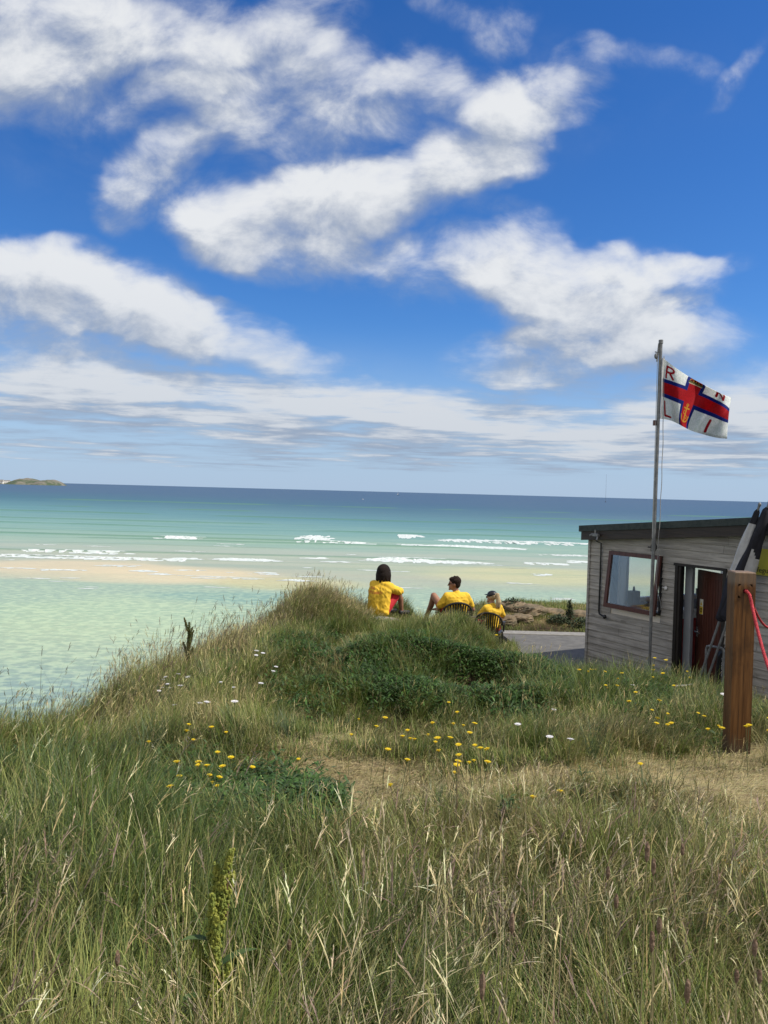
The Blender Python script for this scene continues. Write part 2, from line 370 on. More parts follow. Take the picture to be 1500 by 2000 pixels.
def f_straw(x, y):
    s_ = .75*gau(x, y, 1.2, 3.9, 1.1, .8) + .6*gau(x, y, .9, 2.6, 1.0, .9) + .6*gau(x, y, -.55, 8.0, .42, 1.0) + .65*gau(x, y, -1.0, 11.9, .8, .8) + .5*gau(x, y, -.1, 3.5, .7, .5)
    s_ += .8*gau(x, y, 1.75, 5.6, .7, .35) + .4*gau(x, y, -1.7, 2.6, .7, .7) + .35*gau(x, y, 2.0, 3.0, 1., 1.)
    e = -pl_dist(x, y, EDGE); s_ += .32*sst(e, .8, .1)
    return np.clip(s_ + (fbm(x, y+31, 1.5, 4)-.48)*1.4 + .0, 0, 1)
def f_lush(x, y):
    l = 1.0*gau(x, y, -1.35, 4.1, 1.1, .9) + 1.1*gau(x, y, 2.5, 7.7, 1.7, 1.3) + .62*gau(x, y, .3, 7.6, .9, .8) + .9*gau(x, y, -1.7, 2.9, 1.1, .8) + .5*gau(x, y, .2, 2.4, .6, .4) + .45*gau(x, y, -.9, 8.6, .7, 1.4)
    l += .25*gau(x, y, .4, 9.2, .9, 1.4)
    return np.clip(l + (fbm(x+77, y, 1.7, 4)-.5)*.9, 0, 1)
# ------------------------------------------------------------------ ground
def ground_mat():
    m = bpy.data.materials.new('dune_soil'); m.use_nodes = True; b = NB(m.node_tree); p = b.n['Principled BSDF']
    p.inputs['Roughness'].default_value = .95; p.inputs['Specular IOR Level'].default_value = .1
    a = b.new('ShaderNodeAttribute', attribute_name='tint').outputs['Color']
    gz = b.new('ShaderNodeNewGeometry').outputs['Position']
    n1 = b.noise(gz, 9., 6, .65); n2 = b.noise(gz, 70., 3, .6)
    c = b.mix(b.ss(n1, .35, .65), a, b.mix(1., a, (.66, .72, .62), 'MULTIPLY'))
    c = b.mix(b.ss(n2, .55, .75), c, b.mix(1., c, (1.35, 1.3, 1.2), 'MULTIPLY'))
    b.l.new(c, p.inputs['Base Color'])
    bn = b.new('ShaderNodeBump'); bn.inputs['Strength'].default_value = .8; bn.inputs['Distance'].default_value = .03
    b.l.new(b.m('ADD', n1, b.m('MULTIPLY', n2, .5)), bn.inputs['Height']); b.l.new(bn.outputs[0], p.inputs['Normal'])
    return m
def axis(segs):
    out = []
    for a, b_, n in segs: out += list(np.linspace(a, b_, n, endpoint=False))
    return np.array(out + [segs[-1][1]])
gx = axis([(-400,-60,10),(-60,-10,40),(-10,-5,40),(-5,8,240),(8,20,50),(20,60,40),(60,400,10)])
gy = axis([(-400,-30,12),(-30,0,30),(0,2,20),(2,21,360),(21,30,40),(30,60,20)])
X, Y = np.meshgrid(gx, gy); Z = terr(X, Y)
bare = f_bare(X, Y); st_ = f_straw(X, Y); pd = pl_dist(X, Y, PATH)
col = np.zeros(X.shape+(3,)); soil = np.array((.085, .070, .035)); sand = np.array((.36, .285, .165)); dark = np.array((.05, .035, .022)); thatch = np.array((.17, .135, .07))
col[:] = soil; k = st_[..., None]; col = col*(1-k*.6)+thatch*k*.6
k = np.clip(bare*1.3, 0, 1)[..., None]; col = col*(1-k)+sand*k
k = np.clip(1.6*gau(X, Y, .95, 7.6, .46, .36, 15) + .9*gau(X, Y, 1.85, 10.2, .3, 1.2, -38), 0, 1)[..., None]; col = col*(1-k)+dark*k  # dark soil of hollow and gully, with the overhang's shade painted into the hollow
k = (sst(pd, -.5, -.1)*sst(pd, .5, .1)*sst(Y, 9.8, 10.6)*sst(Y, 15, 14))[..., None]; col = col*(1-k)+np.array((.23, .085, .035))*k   # orange earth at the path edge
k = (sst(Y, 17.2, 17.7)*sst(X, 1.2, 2.4)*np.clip(.4+2.2*(fbm(X, Y, 1.3, 3)-.5), 0, 1))[..., None]; col = col*(1-k)+np.array((.33, .24, .13))*k
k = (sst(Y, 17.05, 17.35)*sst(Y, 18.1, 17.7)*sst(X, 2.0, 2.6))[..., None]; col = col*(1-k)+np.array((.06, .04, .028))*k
ql = grid_faces(len(gy), len(gx))
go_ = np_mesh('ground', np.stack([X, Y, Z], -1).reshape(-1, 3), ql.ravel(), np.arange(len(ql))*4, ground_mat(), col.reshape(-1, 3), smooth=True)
tag(go_, kind='structure')
# ------------------------------------------------------------------ path
asph = mat('asphalt', (.10, .098, .092), (.145, .14, .13), 5., .9, .25, lo=.3, hi=.7)
conc = mat('concrete_edge', (.21, .20, .18), (.27, .26, .24), 9., .9, .2)
mb = MB(); zt = EYE+PZ
xs = [(2.55+.1*random.random()*0+.0, 0)]
L_ = [(3.0,12.55),(2.72,13.2),(2.7,13.9),(2.72,15),(2.68,16.0),(2.62,16.62)]; Rr = [(14,12.55),(14,13.2),(14,13.9),(14,15),(14,16.0),(14,16.9)]
Lp = [(8.2,2.5),(5.1,8.0),(4.12,9.9),(3.5,11.3)]; Rp = [(14,2.5),(14,8.0),(14,9.9),(14,11.3)]
LL = Lp+L_; RR = Rp+Rr; vs = [(a, b_, zt) for a, b_ in LL]+[(a, b_, zt) for a, b_ in RR]; n_ = len(LL)
mb.add(vs+[(a, b_, z-.12) for a, b_, z in vs[:n_]], [(i, n_+i, n_+i+1, i+1) for i in range(n_-1)]+[(2*n_+i, i, i+1, 2*n_+i+1) for i in range(n_-1)])
tag(mb.build('path', asph), kind='structure')
mb = MB(); mb.bbox((2.58, 16.62, zt-.1), (14, 16.98, zt+.02), .01)
tag(mb.build('kerb_strip', conc), kind='structure')
# ------------------------------------------------------------------ sea
def sea_mat():
    m = bpy.data.materials.new('sea_water'); m.use_nodes = True; b = NB(m.node_tree); p = b.n['Principled BSDF']
    gz = b.new('ShaderNodeNewGeometry').outputs['Position']; s_ = b.sep(gz)
    y = b.m('MAXIMUM', s_[1], 20.)
    nl = b.noise(b.v('MULTIPLY', gz, (.006, .02, 0)), 1., 5, .55)
    nm = b.noise(b.v('MULTIPLY', gz, (.02, .11, 0)), 1., 5, .6)
    px = b.m('DIVIDE', EYE*F, y)                                   # falls with distance: a depth profile of the bay
    off = b.m('ADD', b.m('MULTIPLY', b.m('SUBTRACT', nl, .5), .34), b.m('MULTIPLY', b.m('SUBTRACT', nm, .5), .22))
    xr = b.m('DIVIDE', s_[0], y)
    off = b.m('ADD', off, b.m('MULTIPLY', xr, b.ss(px, 100., 40., 0., -.62)))          # deeper water reaches further in on the right
    px = b.m('MULTIPLY', px, b.m('ADD', 1., off))
    t = b.m('DIVIDE', px, 450., clamp=True)
    c = b.ramp(t, [(0., srgb(52,92,140)), (.045, srgb(50,98,140)), (.085, srgb(46,118,142)), (.14, srgb(72,148,158)), (.19, srgb(116,176,168)), (.235, srgb(150,192,172)),
                   (.28, srgb(172,196,178)), (.37, srgb(184,196,170)), (.44, srgb(158,194,172)), (.55, srgb(160,198,170)), (.66, srgb(172,203,170)), (.78, srgb(156,190,166)), (.92, srgb(132,172,164)), (1., srgb(118,160,160))])
    c = b.mix(.20, c, (.52, .54, .485))
    c = b.mix(1., c, (.75, .695, .715), 'MULTIPLY')
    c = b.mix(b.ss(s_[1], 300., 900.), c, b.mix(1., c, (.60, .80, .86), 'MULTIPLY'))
    def patch(c, pxc, pyc, rx, ry, col, amt, an=0., lo=.2, hi=.75):
        x0, y0 = sea_pt(pxc, pyc); xa, _ = sea_pt(pxc+rx, pyc+.027*rx); _, ya = sea_pt(pxc, pyc-ry); _, yb = sea_pt(pxc, pyc+ry)
        wv = b.v('SCALE', b.v('SUBTRACT', b.noise(b.v('MULTIPLY', gz, (.05, .09, 0)), 1., 4, .6, col=True), (.5, .5, .5)), scale=(ya-yb)*.35)
        q = b.mapping(b.v('ADD', gz, wv), (x0, (ya+yb)/2, 0), (0, 0, R(an)), (abs(xa-x0), (ya-yb)/2, 1), 'TEXTURE')
        q = b.v('MULTIPLY', q, (1, 1, 0)); e = b.m('SUBTRACT', 1., b.v('LENGTH', q, out=1))
        return b.mix(b.m('MULTIPLY', b.ss(e, 0., .55), amt), c, tuple(v*.78 for v in col))
    c = patch(c, 120, 1112, 260, 26, srgb(220,206,176), .8)
    c = patch(c, 330, 1124, 270, 21, srgb(222,208,176), .9, -2)
    c = patch(c, 560, 1140, 200, 16, srgb(206,198,152), .7, -2)
    c = patch(c, 1060, 1128, 330, 22, srgb(206,204,160), .7, 0)
    c = patch(c, 760, 1112, 200, 18, srgb(178,190,166), .5, 0)
    c = patch(c, 480, 1168, 260, 16, srgb(104,156,158), .42, 0)
    c = patch(c, 180, 1215, 330, 60, srgb(188,208,172), .35, 0)
    st2 = b.noise(b.v('MULTIPLY', gz, (.012, .10, 0)), 1., 6, .65)
    far = b.ss(s_[1], 90., 170.)
    c = b.mix(b.m('MULTIPLY', b.m('MULTIPLY', b.ss(st2, .46, .66), far), .40), c, b.mix(1., c, (.62, .80, .84), 'MULTIPLY'))
    # caustic light network painted into the colour of the shallow water
    vz = b.new('ShaderNodeTexVoronoi', feature='F1'); b.l.new(b.v('ADD', b.v('MULTIPLY', gz, (.85, 1.0, 0)), b.v('SCALE', b.noise(gz, .9, 3, .6, col=True), scale=1.3)), vz.inputs['Vector']); vz.inputs['Scale'].default_value = 1.
    near = b.ss(s_[1], 150., 95.)
    c = b.mix(b.m('MULTIPLY', b.m('MULTIPLY', b.ss(vz.outputs['Distance'], .35, .75), near), .34), c, tuple(v*.84 for v in srgb(214,232,190)))
    c = b.mix(b.m('MULTIPLY', b.m('MULTIPLY', b.ss(b.noise(b.v('MULTIPLY', gz, (.8, 1.4, 0)), 1., 5, .7), .46, .64), near), .45), c, b.mix(1., c, (.66, .80, .84), 'MULTIPLY'))
    c = b.mix(b.m('MULTIPLY', b.ss(s_[2], .10, .60), .62), c, (.085, .20, .135))      # thicker water in the swell shows greener
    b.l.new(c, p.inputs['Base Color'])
    p.inputs['Roughness'].default_value = .5; p.inputs['Specular IOR Level'].default_value = 0.
    h1 = b.noise(b.v('MULTIPLY', gz, (.9, 2.1, 1)), 1., 5, .6); h2 = b.noise(b.v('MULTIPLY', gz, (.12, .55, 1)), 1., 4, .55)
    bn = b.new('ShaderNodeBump'); bn.inputs['Strength'].default_value = 1.; bn.inputs['Distance'].default_value = 1.
    b.l.new(b.m('ADD', b.m('MULTIPLY', h1, .16), b.m('MULTIPLY', h2, .5)), bn.inputs['Height']); b.l.new(bn.outputs[0], p.inputs['Normal'])
    gl = b.new('ShaderNodeBsdfGlossy'); gl.inputs['Roughness'].default_value = .16; b.l.new(bn.outputs[0], gl.inputs['Normal'])
    fr = b.new('ShaderNodeFresnel'); fr.inputs[0].default_value = 1.33; b.l.new(bn.outputs[0], fr.inputs['Normal'])
    ms = b.new('ShaderNodeMixShader'); b.l.new(b.m('MINIMUM', b.m('MULTIPLY', fr.outputs[0], .50), .13), ms.inputs[0]); b.l.new(p.outputs[0], ms.inputs[1]); b.l.new(gl.outputs[0], ms.inputs[2]); b.l.new(ms.outputs[0], b.n['Material Output'].inputs[0])
    return m
RIDGES = [(1046,.42,3.4,3),(1054,.55,3.2,11),(1060,.50,2.8,23),(1070,.30,2.6,31),(1034,.5,5.0,37),(1023,.55,7.,41),(1010,.6,10.,47),(1087,.42,1.9,53),(1096,.24,1.6,61),(1118,.10,1.3,67),(1136,.10,1.2,71),(998,.6,15.,79),(985,.7,26.,83)]
RW = [(sea_pt(450, py)[1], a, w_, sd) for py, a, w_, sd in RIDGES]
def ridge_y(yc, sd, x): return yc + (fbm(x*.008+sd, x*0+sd*3.7, 1., 3)-.5)*yc*.055 + (fbm(x*.05+sd, x*0+3, 1., 2)-.5)*1.6
def sea_z(x, y):
    z = np.zeros_like(x)
    for yc, a, w_, sd in RW:
        am = sst(fbm(x*.018+sd*5, x*0+sd, 1., 3), .30, .62)
        d = (y-ridge_y(yc, sd, x))/w_
        z += 1.35*a*am*np.where(d < 0, np.exp(-(d*1.9)**2), np.exp(-(d*.8)**2))
    return z
ys = np.concatenate([np.arange(26, 60, 1.5), np.arange(60, 170, 1.0), np.arange(170, 330, .55), np.arange(330, 700, 2.2), np.geomspace(700, 60000, 70)])
aa = np.linspace(-2.2, 2.2, 560); A, Yg = np.meshgrid(aa, ys); Xg = A*Yg; Zg = sea_z(Xg, Yg)
ql = grid_faces(len(ys), len(aa)); V = np.stack([Xg, Yg, Zg], -1).reshape(-1, 3); n0 = len(V)
V = np.vstack([V, [(-60000,-3000,-.6),(60000,-3000,-.6),(60000,60000,-.6),(-60000,60000,-.6)]])
loops = np.concatenate([ql.ravel(), np.array([n0, n0+1, n0+2, n0+3])])
tag(np_mesh('sea', V, loops, np.arange(len(ql)+1)*4, sea_mat(), smooth=True), kind='structure')
# foam of the breakers
FOAM = [(315,385,1051,1.0,5),(590,632,1049,1.3,9),(592,690,1058,.8,4),(683,716,1061,.6,4),(783,810,1046,1.1,6),(862,1150,1054,1.3,5),(835,1015,1066,1.2,4),(775,832,1064,.5,3),
        (-60,335,1083,1.4,3),(330,385,1091,1.0,5),(425,538,1091,1.4,4.5),(60,240,1076,.35,3),(715,950,1093,1.3,4),(745,872,1088,.8,3),(1030,1100,1099,.5,3),(1110,1150,1096,.7,4),
        (88,152,1112,.5,3),(0,66,1109,.3,2),(205,250,1103,.3,2),(555,598,1133,.7,4),(500,540,1119,.4,2),(1040,1082,1122,.4,3),(270,300,1113,.3,2),(310,350,1120,.3,2),(375,500,1126,.35,2),(1000,1040,1110,.3,2),(1060,1150,1083,.4,2),(640,700,1096,.3,2),(900,960,1178,.2,2),(1085,1110,1168,.3,2)]
fv = []; fl = []
def foam_strip(px0, px1, py, amt, thick):
    (x0, y0), (x1, y1) = sea_pt(px0, py), sea_pt(px1, py+.027*(px1-px0))
    yc = (y0+y1)/2; L = abs(x1-x0); n = max(int(L/.35), 4); depth = .72*thick/(py+.5*.027*(px1-px0)-(939+.027*(px0+px1)/2))*yc
    sd = px0*.013+py
    for layer in range(2):
        for i in range(n):
            u = (i+rng.random())/n; x = x0+(x1-x0)*u
            taper = min(1., 5*u, 5*(1-u))**.5
            if rng.random() > min(1., .12+.9*amt)*(.45+.9*float(vn(np.array([x*.22+sd]), np.array([sd+layer]))[0])): continue
            yb = y0+(y1-y0)*u + (float(vn(np.array([x*.06+sd]), np.array([1.]))[0])-.5)*2.2
            dd = depth*taper*rng.uniform(.25, 1.); yy_ = yb + rng.uniform(-.5, .5)*depth*.6*taper
            h = rng.uniform(.03, .22)*min(amt, 1.)*taper*min(1, thick/4); ww = rng.uniform(.3, 1.5)
            b = len(fv); q7 = [(x-ww, yy_), (x-ww*.4, yy_-dd*.5), (x+ww*.5, yy_-dd*.4), (x+ww, yy_), (x+ww*.4, yy_+dd*.5), (x-ww*.5, yy_+dd*.5), (x, yy_)]
            z7 = sea_z(np.array([p[0] for p in q7]), np.array([p[1] for p in q7]))+.03
            if z7.max()-z7[6] > .12: z7[:] = np.minimum(z7, z7[6]+.12)
            fv.extend([(p[0], p[1], float(z)+(h if n7 == 6 else 0.)) for n7, (p, z) in enumerate(zip(q7, z7))])
            for k in range(6): fl.append((b+k, b+(k+1) % 6, b+6))
for f_ in FOAM: foam_strip(*f_); foam_strip(f_[0]-12, f_[1]+16, f_[2]+1.2, f_[3]*.22, f_[4]*1.5)
for k_ in range(34):
    a_ = random.uniform(0, 1100); foam_strip(a_, a_+random.uniform(12, 70), random.uniform(1060, 1150)-.0*a_, random.uniform(.15, .4), random.uniform(1.2, 2.2))
me = bpy.data.meshes.new('foam'); me.from_pydata(fv, [], fl); me.materials.append(mat('foam_white', (.64, .67, .66), (.46, .53, .50), .9, .8))
fo = bpy.data.objects.new('foam', me); C.objects.link(fo)
tag(fo, 'white foam of the small waves breaking over the sand bars', 'foam', kind='stuff')
# ------------------------------------------------------------------ far headland, houses, boats, mast
hy = 4600.
def hp(px): return ab(px, 940)[0]*hy
prof = [(-400,14),(-200,22),(-60,20),(0,15),(14,13),(24,9),(32,16),(48,22),(60,24),(72,18),(90,19),(104,20),(112,14),(119,7),(124,0)]
hx = np.linspace(hp(-400), hp(124), 260); hpx = np.interp(hx, [hp(p[0]) for p in prof], [p[0] for p in prof])
hh = np.interp(hpx, [p[0] for p in prof], [p[1] for p in prof])*1.75*(.88+.3*fbm(hx*.02, hx*0, 1., 4))
rows = np.linspace(-1, 1, 40); HX, RW_ = np.meshgrid(hx, rows); wd = 40+hh*4.
HY = hy + RW_*(wd[None, :]) ; HZ = hh[None, :]*np.clip(1-np.abs(RW_)**1.8, 0, 1)*(.85+.3*fbm(HX*.03, HY*.03, 1., 4)) - 2
q = grid_faces(40, 260)
hm = mat('headland_turf', (.060, .085, .045), (.17, .155, .125), .012, .95, detail=6, lo=.42, hi=.6)
hill = np_mesh('hill', np.stack([HX, HY, HZ], -1).reshape(-1, 3), q.ravel(), np.arange(len(q))*4, hm, smooth=True); tag(hill, kind='structure')
hs = mat('house_white', (.80, .78, .72), (.66, .64, .60), .05, .8); hr = mat('house_roof', (.16, .15, .15), (.22, .18, .16), .05, .8)
src = None
for i in range(12):
    px_ = random.uniform(1, 26) if i else 6
    x = hp(px_); h = 9+random.random()*4; wdt = 14+random.random()*12
    zz = random.uniform(1, 11); yy_ = hy-130+zz*7
    t = thing('distant_house', 'tiny pale house among the others at the foot of the distant headland', 'house', (x, yy_, zz), random.uniform(-.4, .4), 'houses on the distant headland')
    mb = MB(); mb.box((-wdt/2, -4, -3), (wdt/2, 4, h)); mb.build('wall', hs, t)
    mb = MB(); mb.add([(-wdt/2-.4,-4.4,h),(wdt/2+.4,-4.4,h),(wdt/2+.4,4.4,h),(-wdt/2-.4,4.4,h),(-wdt/2,0,h+3),(wdt/2,0,h+3)], [(0,1,5,4),(2,3,4,5),(0,4,3),(1,2,5),(0,3,2,1)]); mb.build('roof', hr, t)
wh = mat('sail_white', (.8, .8, .78), (.7, .7, .7), 1., .7); bl = mat('hull_dark', (.12, .13, .16), (.09, .1, .12), 1., .5)
def boat(px, py, Yd, sc_, label, sail=True):
    x, y = sea_pt(px, py)
    t = thing('sailing_boat' if sail else 'motor_boat', label, 'boat', (x, y, 0), random.uniform(-.5, .5))
    mb = MB(); Lh = sc_; ring = []
    for u, wd_ in ((-1,.25),(-.6,.38),(0,.42),(.6,.3),(1,.03)): ring.append((u*Lh, wd_*Lh*.7))
    vs = [(u, -w_, .35*Lh*.5) for u, w_ in ring]+[(u, w_, .35*Lh*.5) for u, w_ in ring]+[(u*.9, 0, -.1) for u, w_ in ring]
    fs = [(i, i+1, 5+i+1, 5+i) for i in range(4)]+[(10+i, 10+i+1, i+1, i) for i in range(4)]+[(5+i, 5+i+1, 10+i+1, 10+i) for i in range(4)]+[(0,5,10),(4,14,9)]
    mb.add(vs, fs); mb.build('hull', wh if not sail else bl, t)
    if sail:
        mb = MB(); mb.tube([(0, 0, 0), (0, 0, Lh*2.6)], Lh*.025, 5); mb.build('mast', bl, t)
        mb = MB(); mb.add([(-.05*Lh, .02, Lh*.4), (-.95*Lh, .1*Lh, Lh*.4), (-.05*Lh, .02, Lh*2.5), (-.4*Lh, .12*Lh, Lh*1.3)], [(0,1,3),(0,3,2)]); mb.build('sail', wh, t)
    else:
        mb = MB(); mb.bbox((-.4*Lh, -.22*Lh, .16*Lh), (.3*Lh, .22*Lh, .5*Lh), .05*Lh); mb.build('cabin', wh, t)
boat(778, 967.2, 0, 7, 'small white sailing boat nearest the horizon at the centre of the bay')
boat(709, 975.5, 0, 2.3, 'small white motor boat in mid bay, left of the centre sailing boat', False)
boat(201, 945.8, 0, 6, 'small white sailing boat off the tip of the distant headland')
boat(77, 942.2, 0, 8, 'small pale sailing boat just in front of the distant headland')
p_ = at(1183, 971, 2600.)
t = thing('sea_mast', 'very thin tall mast standing far out at the horizon left of the flagpole', 'mast', (p_.x, 2600, 0))
mb = MB(); mb.tube([(0,0,-1),(0,0,94)], [.35,.2], 6); mb.build('pole', bl, t)
mb = MB(); mb.box((-1.6,-1.6,-1),(1.6,1.6,2.5)); mb.build('base', bl, t)
# ------------------------------------------------------------------ hut
HL = (3.61, 13.4); HZ0 = EYE-3.0; HR = math.atan2(-.878, .479); SL = .085
HM = Matrix.Translation((HL[0], HL[1], HZ0)) @ Matrix.Rotation(HR, 4, 'Z'); HI = HM.inverted()
hut = thing('lifeguard_hut', 'low weathered grey timber hut with a shallow sloping roof beside the tarmac path', 'hut', (HL[0], HL[1], HZ0), HR)
def siding_mat():
    m = bpy.data.materials.new('weathered_boards'); m.use_nodes = True; b = NB(m.node_tree); p = b.n['Principled BSDF']; p.inputs['Roughness'].default_value = .85; p.inputs['Specular IOR Level'].default_value = .2
    o = b.new('ShaderNodeTexCoord').outputs['Object']; s_ = b.sep(o)
    row = b.m('FLOOR', b.m('DIVIDE', s_[2], .118)); wn = b.new('ShaderNodeTexWhiteNoise', noise_dimensions='2D')
    b.l.new(b.comb(row, b.m('FLOOR', b.m('ADD', b.m('MULTIPLY', s_[0], .55), b.m('MULTIPLY', row, .37))), 0.), wn.inputs['Vector'])
    g1 = b.noise(b.v('ADD', b.mapping(o, scl=(1.6, 1.6, 26)), b.comb(b.m('MULTIPLY', row, 3.1), 0., 0.)), 1., 7, .68)
    g2 = b.noise(b.mapping(o, scl=(2.2, 2, 4)), 1., 5, .6)
    c = b.mix(b.ss(g1, .36, .66), (.24, .225, .20), (.50, .475, .43))
    c = b.mix(b.m('MULTIPLY', wn.outputs['Value'], .45), c, (.30, .28, .25))
    c = b.mix(b.m('MULTIPLY', b.ss(g2, .5, .75), .45), c, (.54, .51, .46))
    c = b.mix(b.m('MULTIPLY', b.ss(b.noise(b.mapping(o, scl=(3, 3, 9)), 1., 4, .6), .60, .74), .5), c, (.075, .07, .06))
    b.l.new(c, p.inputs['Base Color'])
    bn = b.new('ShaderNodeBump'); bn.inputs['Strength'].default_value = .6; bn.inputs['Distance'].default_value = .006
    b.l.new(g1, bn.inputs['Height']); b.l.new(bn.outputs[0], p.inputs['Normal']); return m
sid = siding_mat()
fasc = mat('fascia_brown', (.030, .022, .018), (.045, .033, .026), 3., .55, .2, (1, 1, 12)); felt = mat('roof_felt', (.030, .042, .040), (.05, .062, .058), 12., .8, .3)
redw = mat('red_brown_timber', (.060, .020, .014), (.10, .034, .022), 2.5, .38, .1, (14, 14, 1.)); darkw = mat('dark_frame', (.012, .009, .008), (.02, .015, .012), 6., .5)
inner = mat('inner_paint', (.84, .77, .66), (.78, .71, .60), 2., .6); greyp = mat('grey_paint', (.24, .26, .28), (.28, .29, .31), 3., .5)
steel = mat('galvanised_steel', (.17, .175, .175), (.24, .245, .24), 14., .5, .05, metal=.35); chrome = mat('bright_metal', (.6, .6, .6), (.5, .5, .5), 5., .25, metal=.9)
blackp = mat('black_plastic', (.012, .012, .013), (.018, .018, .02), 20., .4); whitep = mat('white_plastic', (.75, .75, .74), (.68, .68, .66), 5., .5)
def glass_mat():
    m = bpy.data.materials.new('window_glass'); m.use_nodes = True; b = NB(m.node_tree); b.n.remove(b.n['Principled BSDF'])
    tr = b.new('ShaderNodeBsdfTransparent'); gl = b.new('ShaderNodeBsdfGlossy'); gl.inputs['Roughness'].default_value = .03; gl.inputs[0].default_value = (.9, .95, 1, 1)
    tr.inputs[0].default_value = (.97, .98, .97, 1)
    fr = b.new('ShaderNodeFresnel'); fr.inputs[0].default_value = 1.45
    ms = b.new('ShaderNodeMixShader'); b.l.new(b.m('MULTIPLY', fr.outputs[0], .25, clamp=True), ms.inputs[0]); b.l.new(tr.outputs[0], ms.inputs[1]); b.l.new(gl.outputs[0], ms.inputs[2]); b.l.new(ms.outputs[0], b.n['Material Output'].inputs[0]); return m
glass = glass_mat()
HLEN = 6.6; HD = 3.9; WX0, WX1, WZ0, WZ1 = .54, 1.60, 1.18, 2.11; DX0, DX1, DZ = 1.86, 2.76, 2.03
# front: real lapped boards round the openings
mb = MB(); P_ = .118
for r_ in range(-2, 25):
    z0, z1 = r_*P_, (r_+1)*P_-.006
    xa = 0. if z1 < 2.40 else (z1-2.40)/SL
    if xa > HLEN-.3: break
    cuts = []
    if z1 > WZ0-.01 and z0 < WZ1+.01: cuts.append((WX0, WX1))
    if z0 < DZ: cuts.append((DX0, DX1))
    part = []
    if z0 < DZ-.01 < z1-.012: part.append((DX0, DX1, DZ+.001, z1))
    if z0 < WZ1 < z1-.01: part.append((WX0, WX1, WZ1+.001, z1))
    if z0 < WZ0-.01 and z1 > WZ0: part.append((WX0, WX1, z0, WZ0-.001))
    x = xa; spans = []
    for a, b_ in cuts:
        if a > x: spans.append((x, a))
        x = max(x, b_)
    if x < HLEN: spans.append((x, HLEN))
    jn = sorted(random.uniform(.3, HLEN-.2) for _ in range(3)); spans2 = []
    for a, b_ in spans:
        for jx in jn:
            if a+.15 < jx < b_-.15: spans2.append((a, jx-.002)); a = jx+.002
        spans2.append((a, b_))
    for a, b_, za, zb in [(a, b_, z0, z1) for a, b_ in spans2]+part:
        j = random.uniform(-.002, .002)
        mb.add([(a, -.022+j, za), (b_, -.022+j, za), (b_, -.008+j, zb), (a, -.008+j, zb), (a, .0, zb), (b_, .0, zb), (a, .0, za), (b_, .0, za)],
               [(0, 1, 2, 3), (3, 2, 5, 4), (0, 3, 4, 6), (1, 7, 5, 2), (6, 7, 1, 0)])
mb.build('board_wall', sid, hut)
mb = MB()    # inner lining of the front wall, round the same openings
def lining(x0, x1, z0, z1): mb.box((x0, .002, z0), (x1, .09, z1))
lining(.09, WX0, -.2, 2.28); lining(WX0, WX1, -.2, WZ0-.0); lining(WX0, WX1, WZ1, 2.28); lining(WX1, DX0, -.2, 2.36); lining(DX0, DX1, DZ, 2.42); lining(DX1, HLEN-.1, -.2, 2.48)
mb.build('front_lining', inner, hut)
# sea-facing end wall with its long window, back and far walls, floor, ceiling
mb = MB(); y0_, y1_ = .80, 3.5
mb.box((0.004, .001, -.2), (.088, .0915, 2.28)); mb.box((0.004, .092, -.2), (.09, y0_, 2.28)); mb.box((0.004, y0_, -.2), (.09, y1_, 1.16)); mb.box((.004, y0_, 2.14), (.09, y1_, 2.28)); mb.box((.004, y1_, -.2), (.09, HD, 2.28))
for k in range(5): mb.box((.091, .13+k*.13, -.05), (.099, .245+k*.13, 2.26))
mb.build('end_wall', inner, hut)
mb = MB(); mb.box((.092, HD-.1, -.2), (HLEN, HD, 2.28)); mb.box((HLEN-.1, .092, -.2), (HLEN-.002, HD-.102, 2.6)); mb.build('rear_wall', inner, hut)
mb = MB(); mb.box((.0, .002, -.26), (HLEN, HD, -.2)); mb.box((.1, .1, -.198), (HLEN-.1, HD-.1, .0)); mb.build('floor', greyp, hut)
wf = MB(); fr_ = .05
for a, b_ in (((-.01, y0_, 1.16), (.1, y1_, 1.16+fr_)), ((-.01, y0_, 2.14-fr_), (.1, y1_, 2.14)), ((-.01, y0_, 1.16+fr_), (.1, y0_+fr_, 2.14-fr_)), ((-.01, y1_-fr_, 1.16+fr_), (.1, y1_, 2.14-fr_))): wf.box(a, b_)
wsea = wf.build('window', whitep, hut); wf = MB(); wf.box((.04, y0_+fr_, 1.16+fr_), (.046, y1_-fr_, 2.14-fr_)); wf.build('pane', glass, wsea)
# roof
sh = Matrix(((1, 0, 0, 0), (0, 1, 0, 0), (SL, 0, 1, 0), (0, 0, 0, 1)))
mb = MB(); mb.box((-.10, -.14, 2.425), (HLEN+.1, HD+.1, 2.50), sh); mb.box((-.12, -.165, 2.405), (HLEN+.12, -.141, 2.508), sh); mb.box((-.125, -.14, 2.40), (-.101, HD+.1, 2.505), sh); roof = mb.build('roof', felt, hut)
mb = MB(); mb.box((-.085, -.138, 2.255), (HLEN+.08, -.105, 2.424), sh); mb.box((-.085, -.104, 2.255), (-.055, HD+.06, 2.424), sh); mb.build('fascia', fasc, roof)
mb = MB(); mb.box((-.05, -.10, 2.40), (HLEN, HD, 2.424), sh); mb.box((-.05, -.10, 2.262), (HLEN, .0, 2.275), sh); mb.build('soffit', fasc, roof)
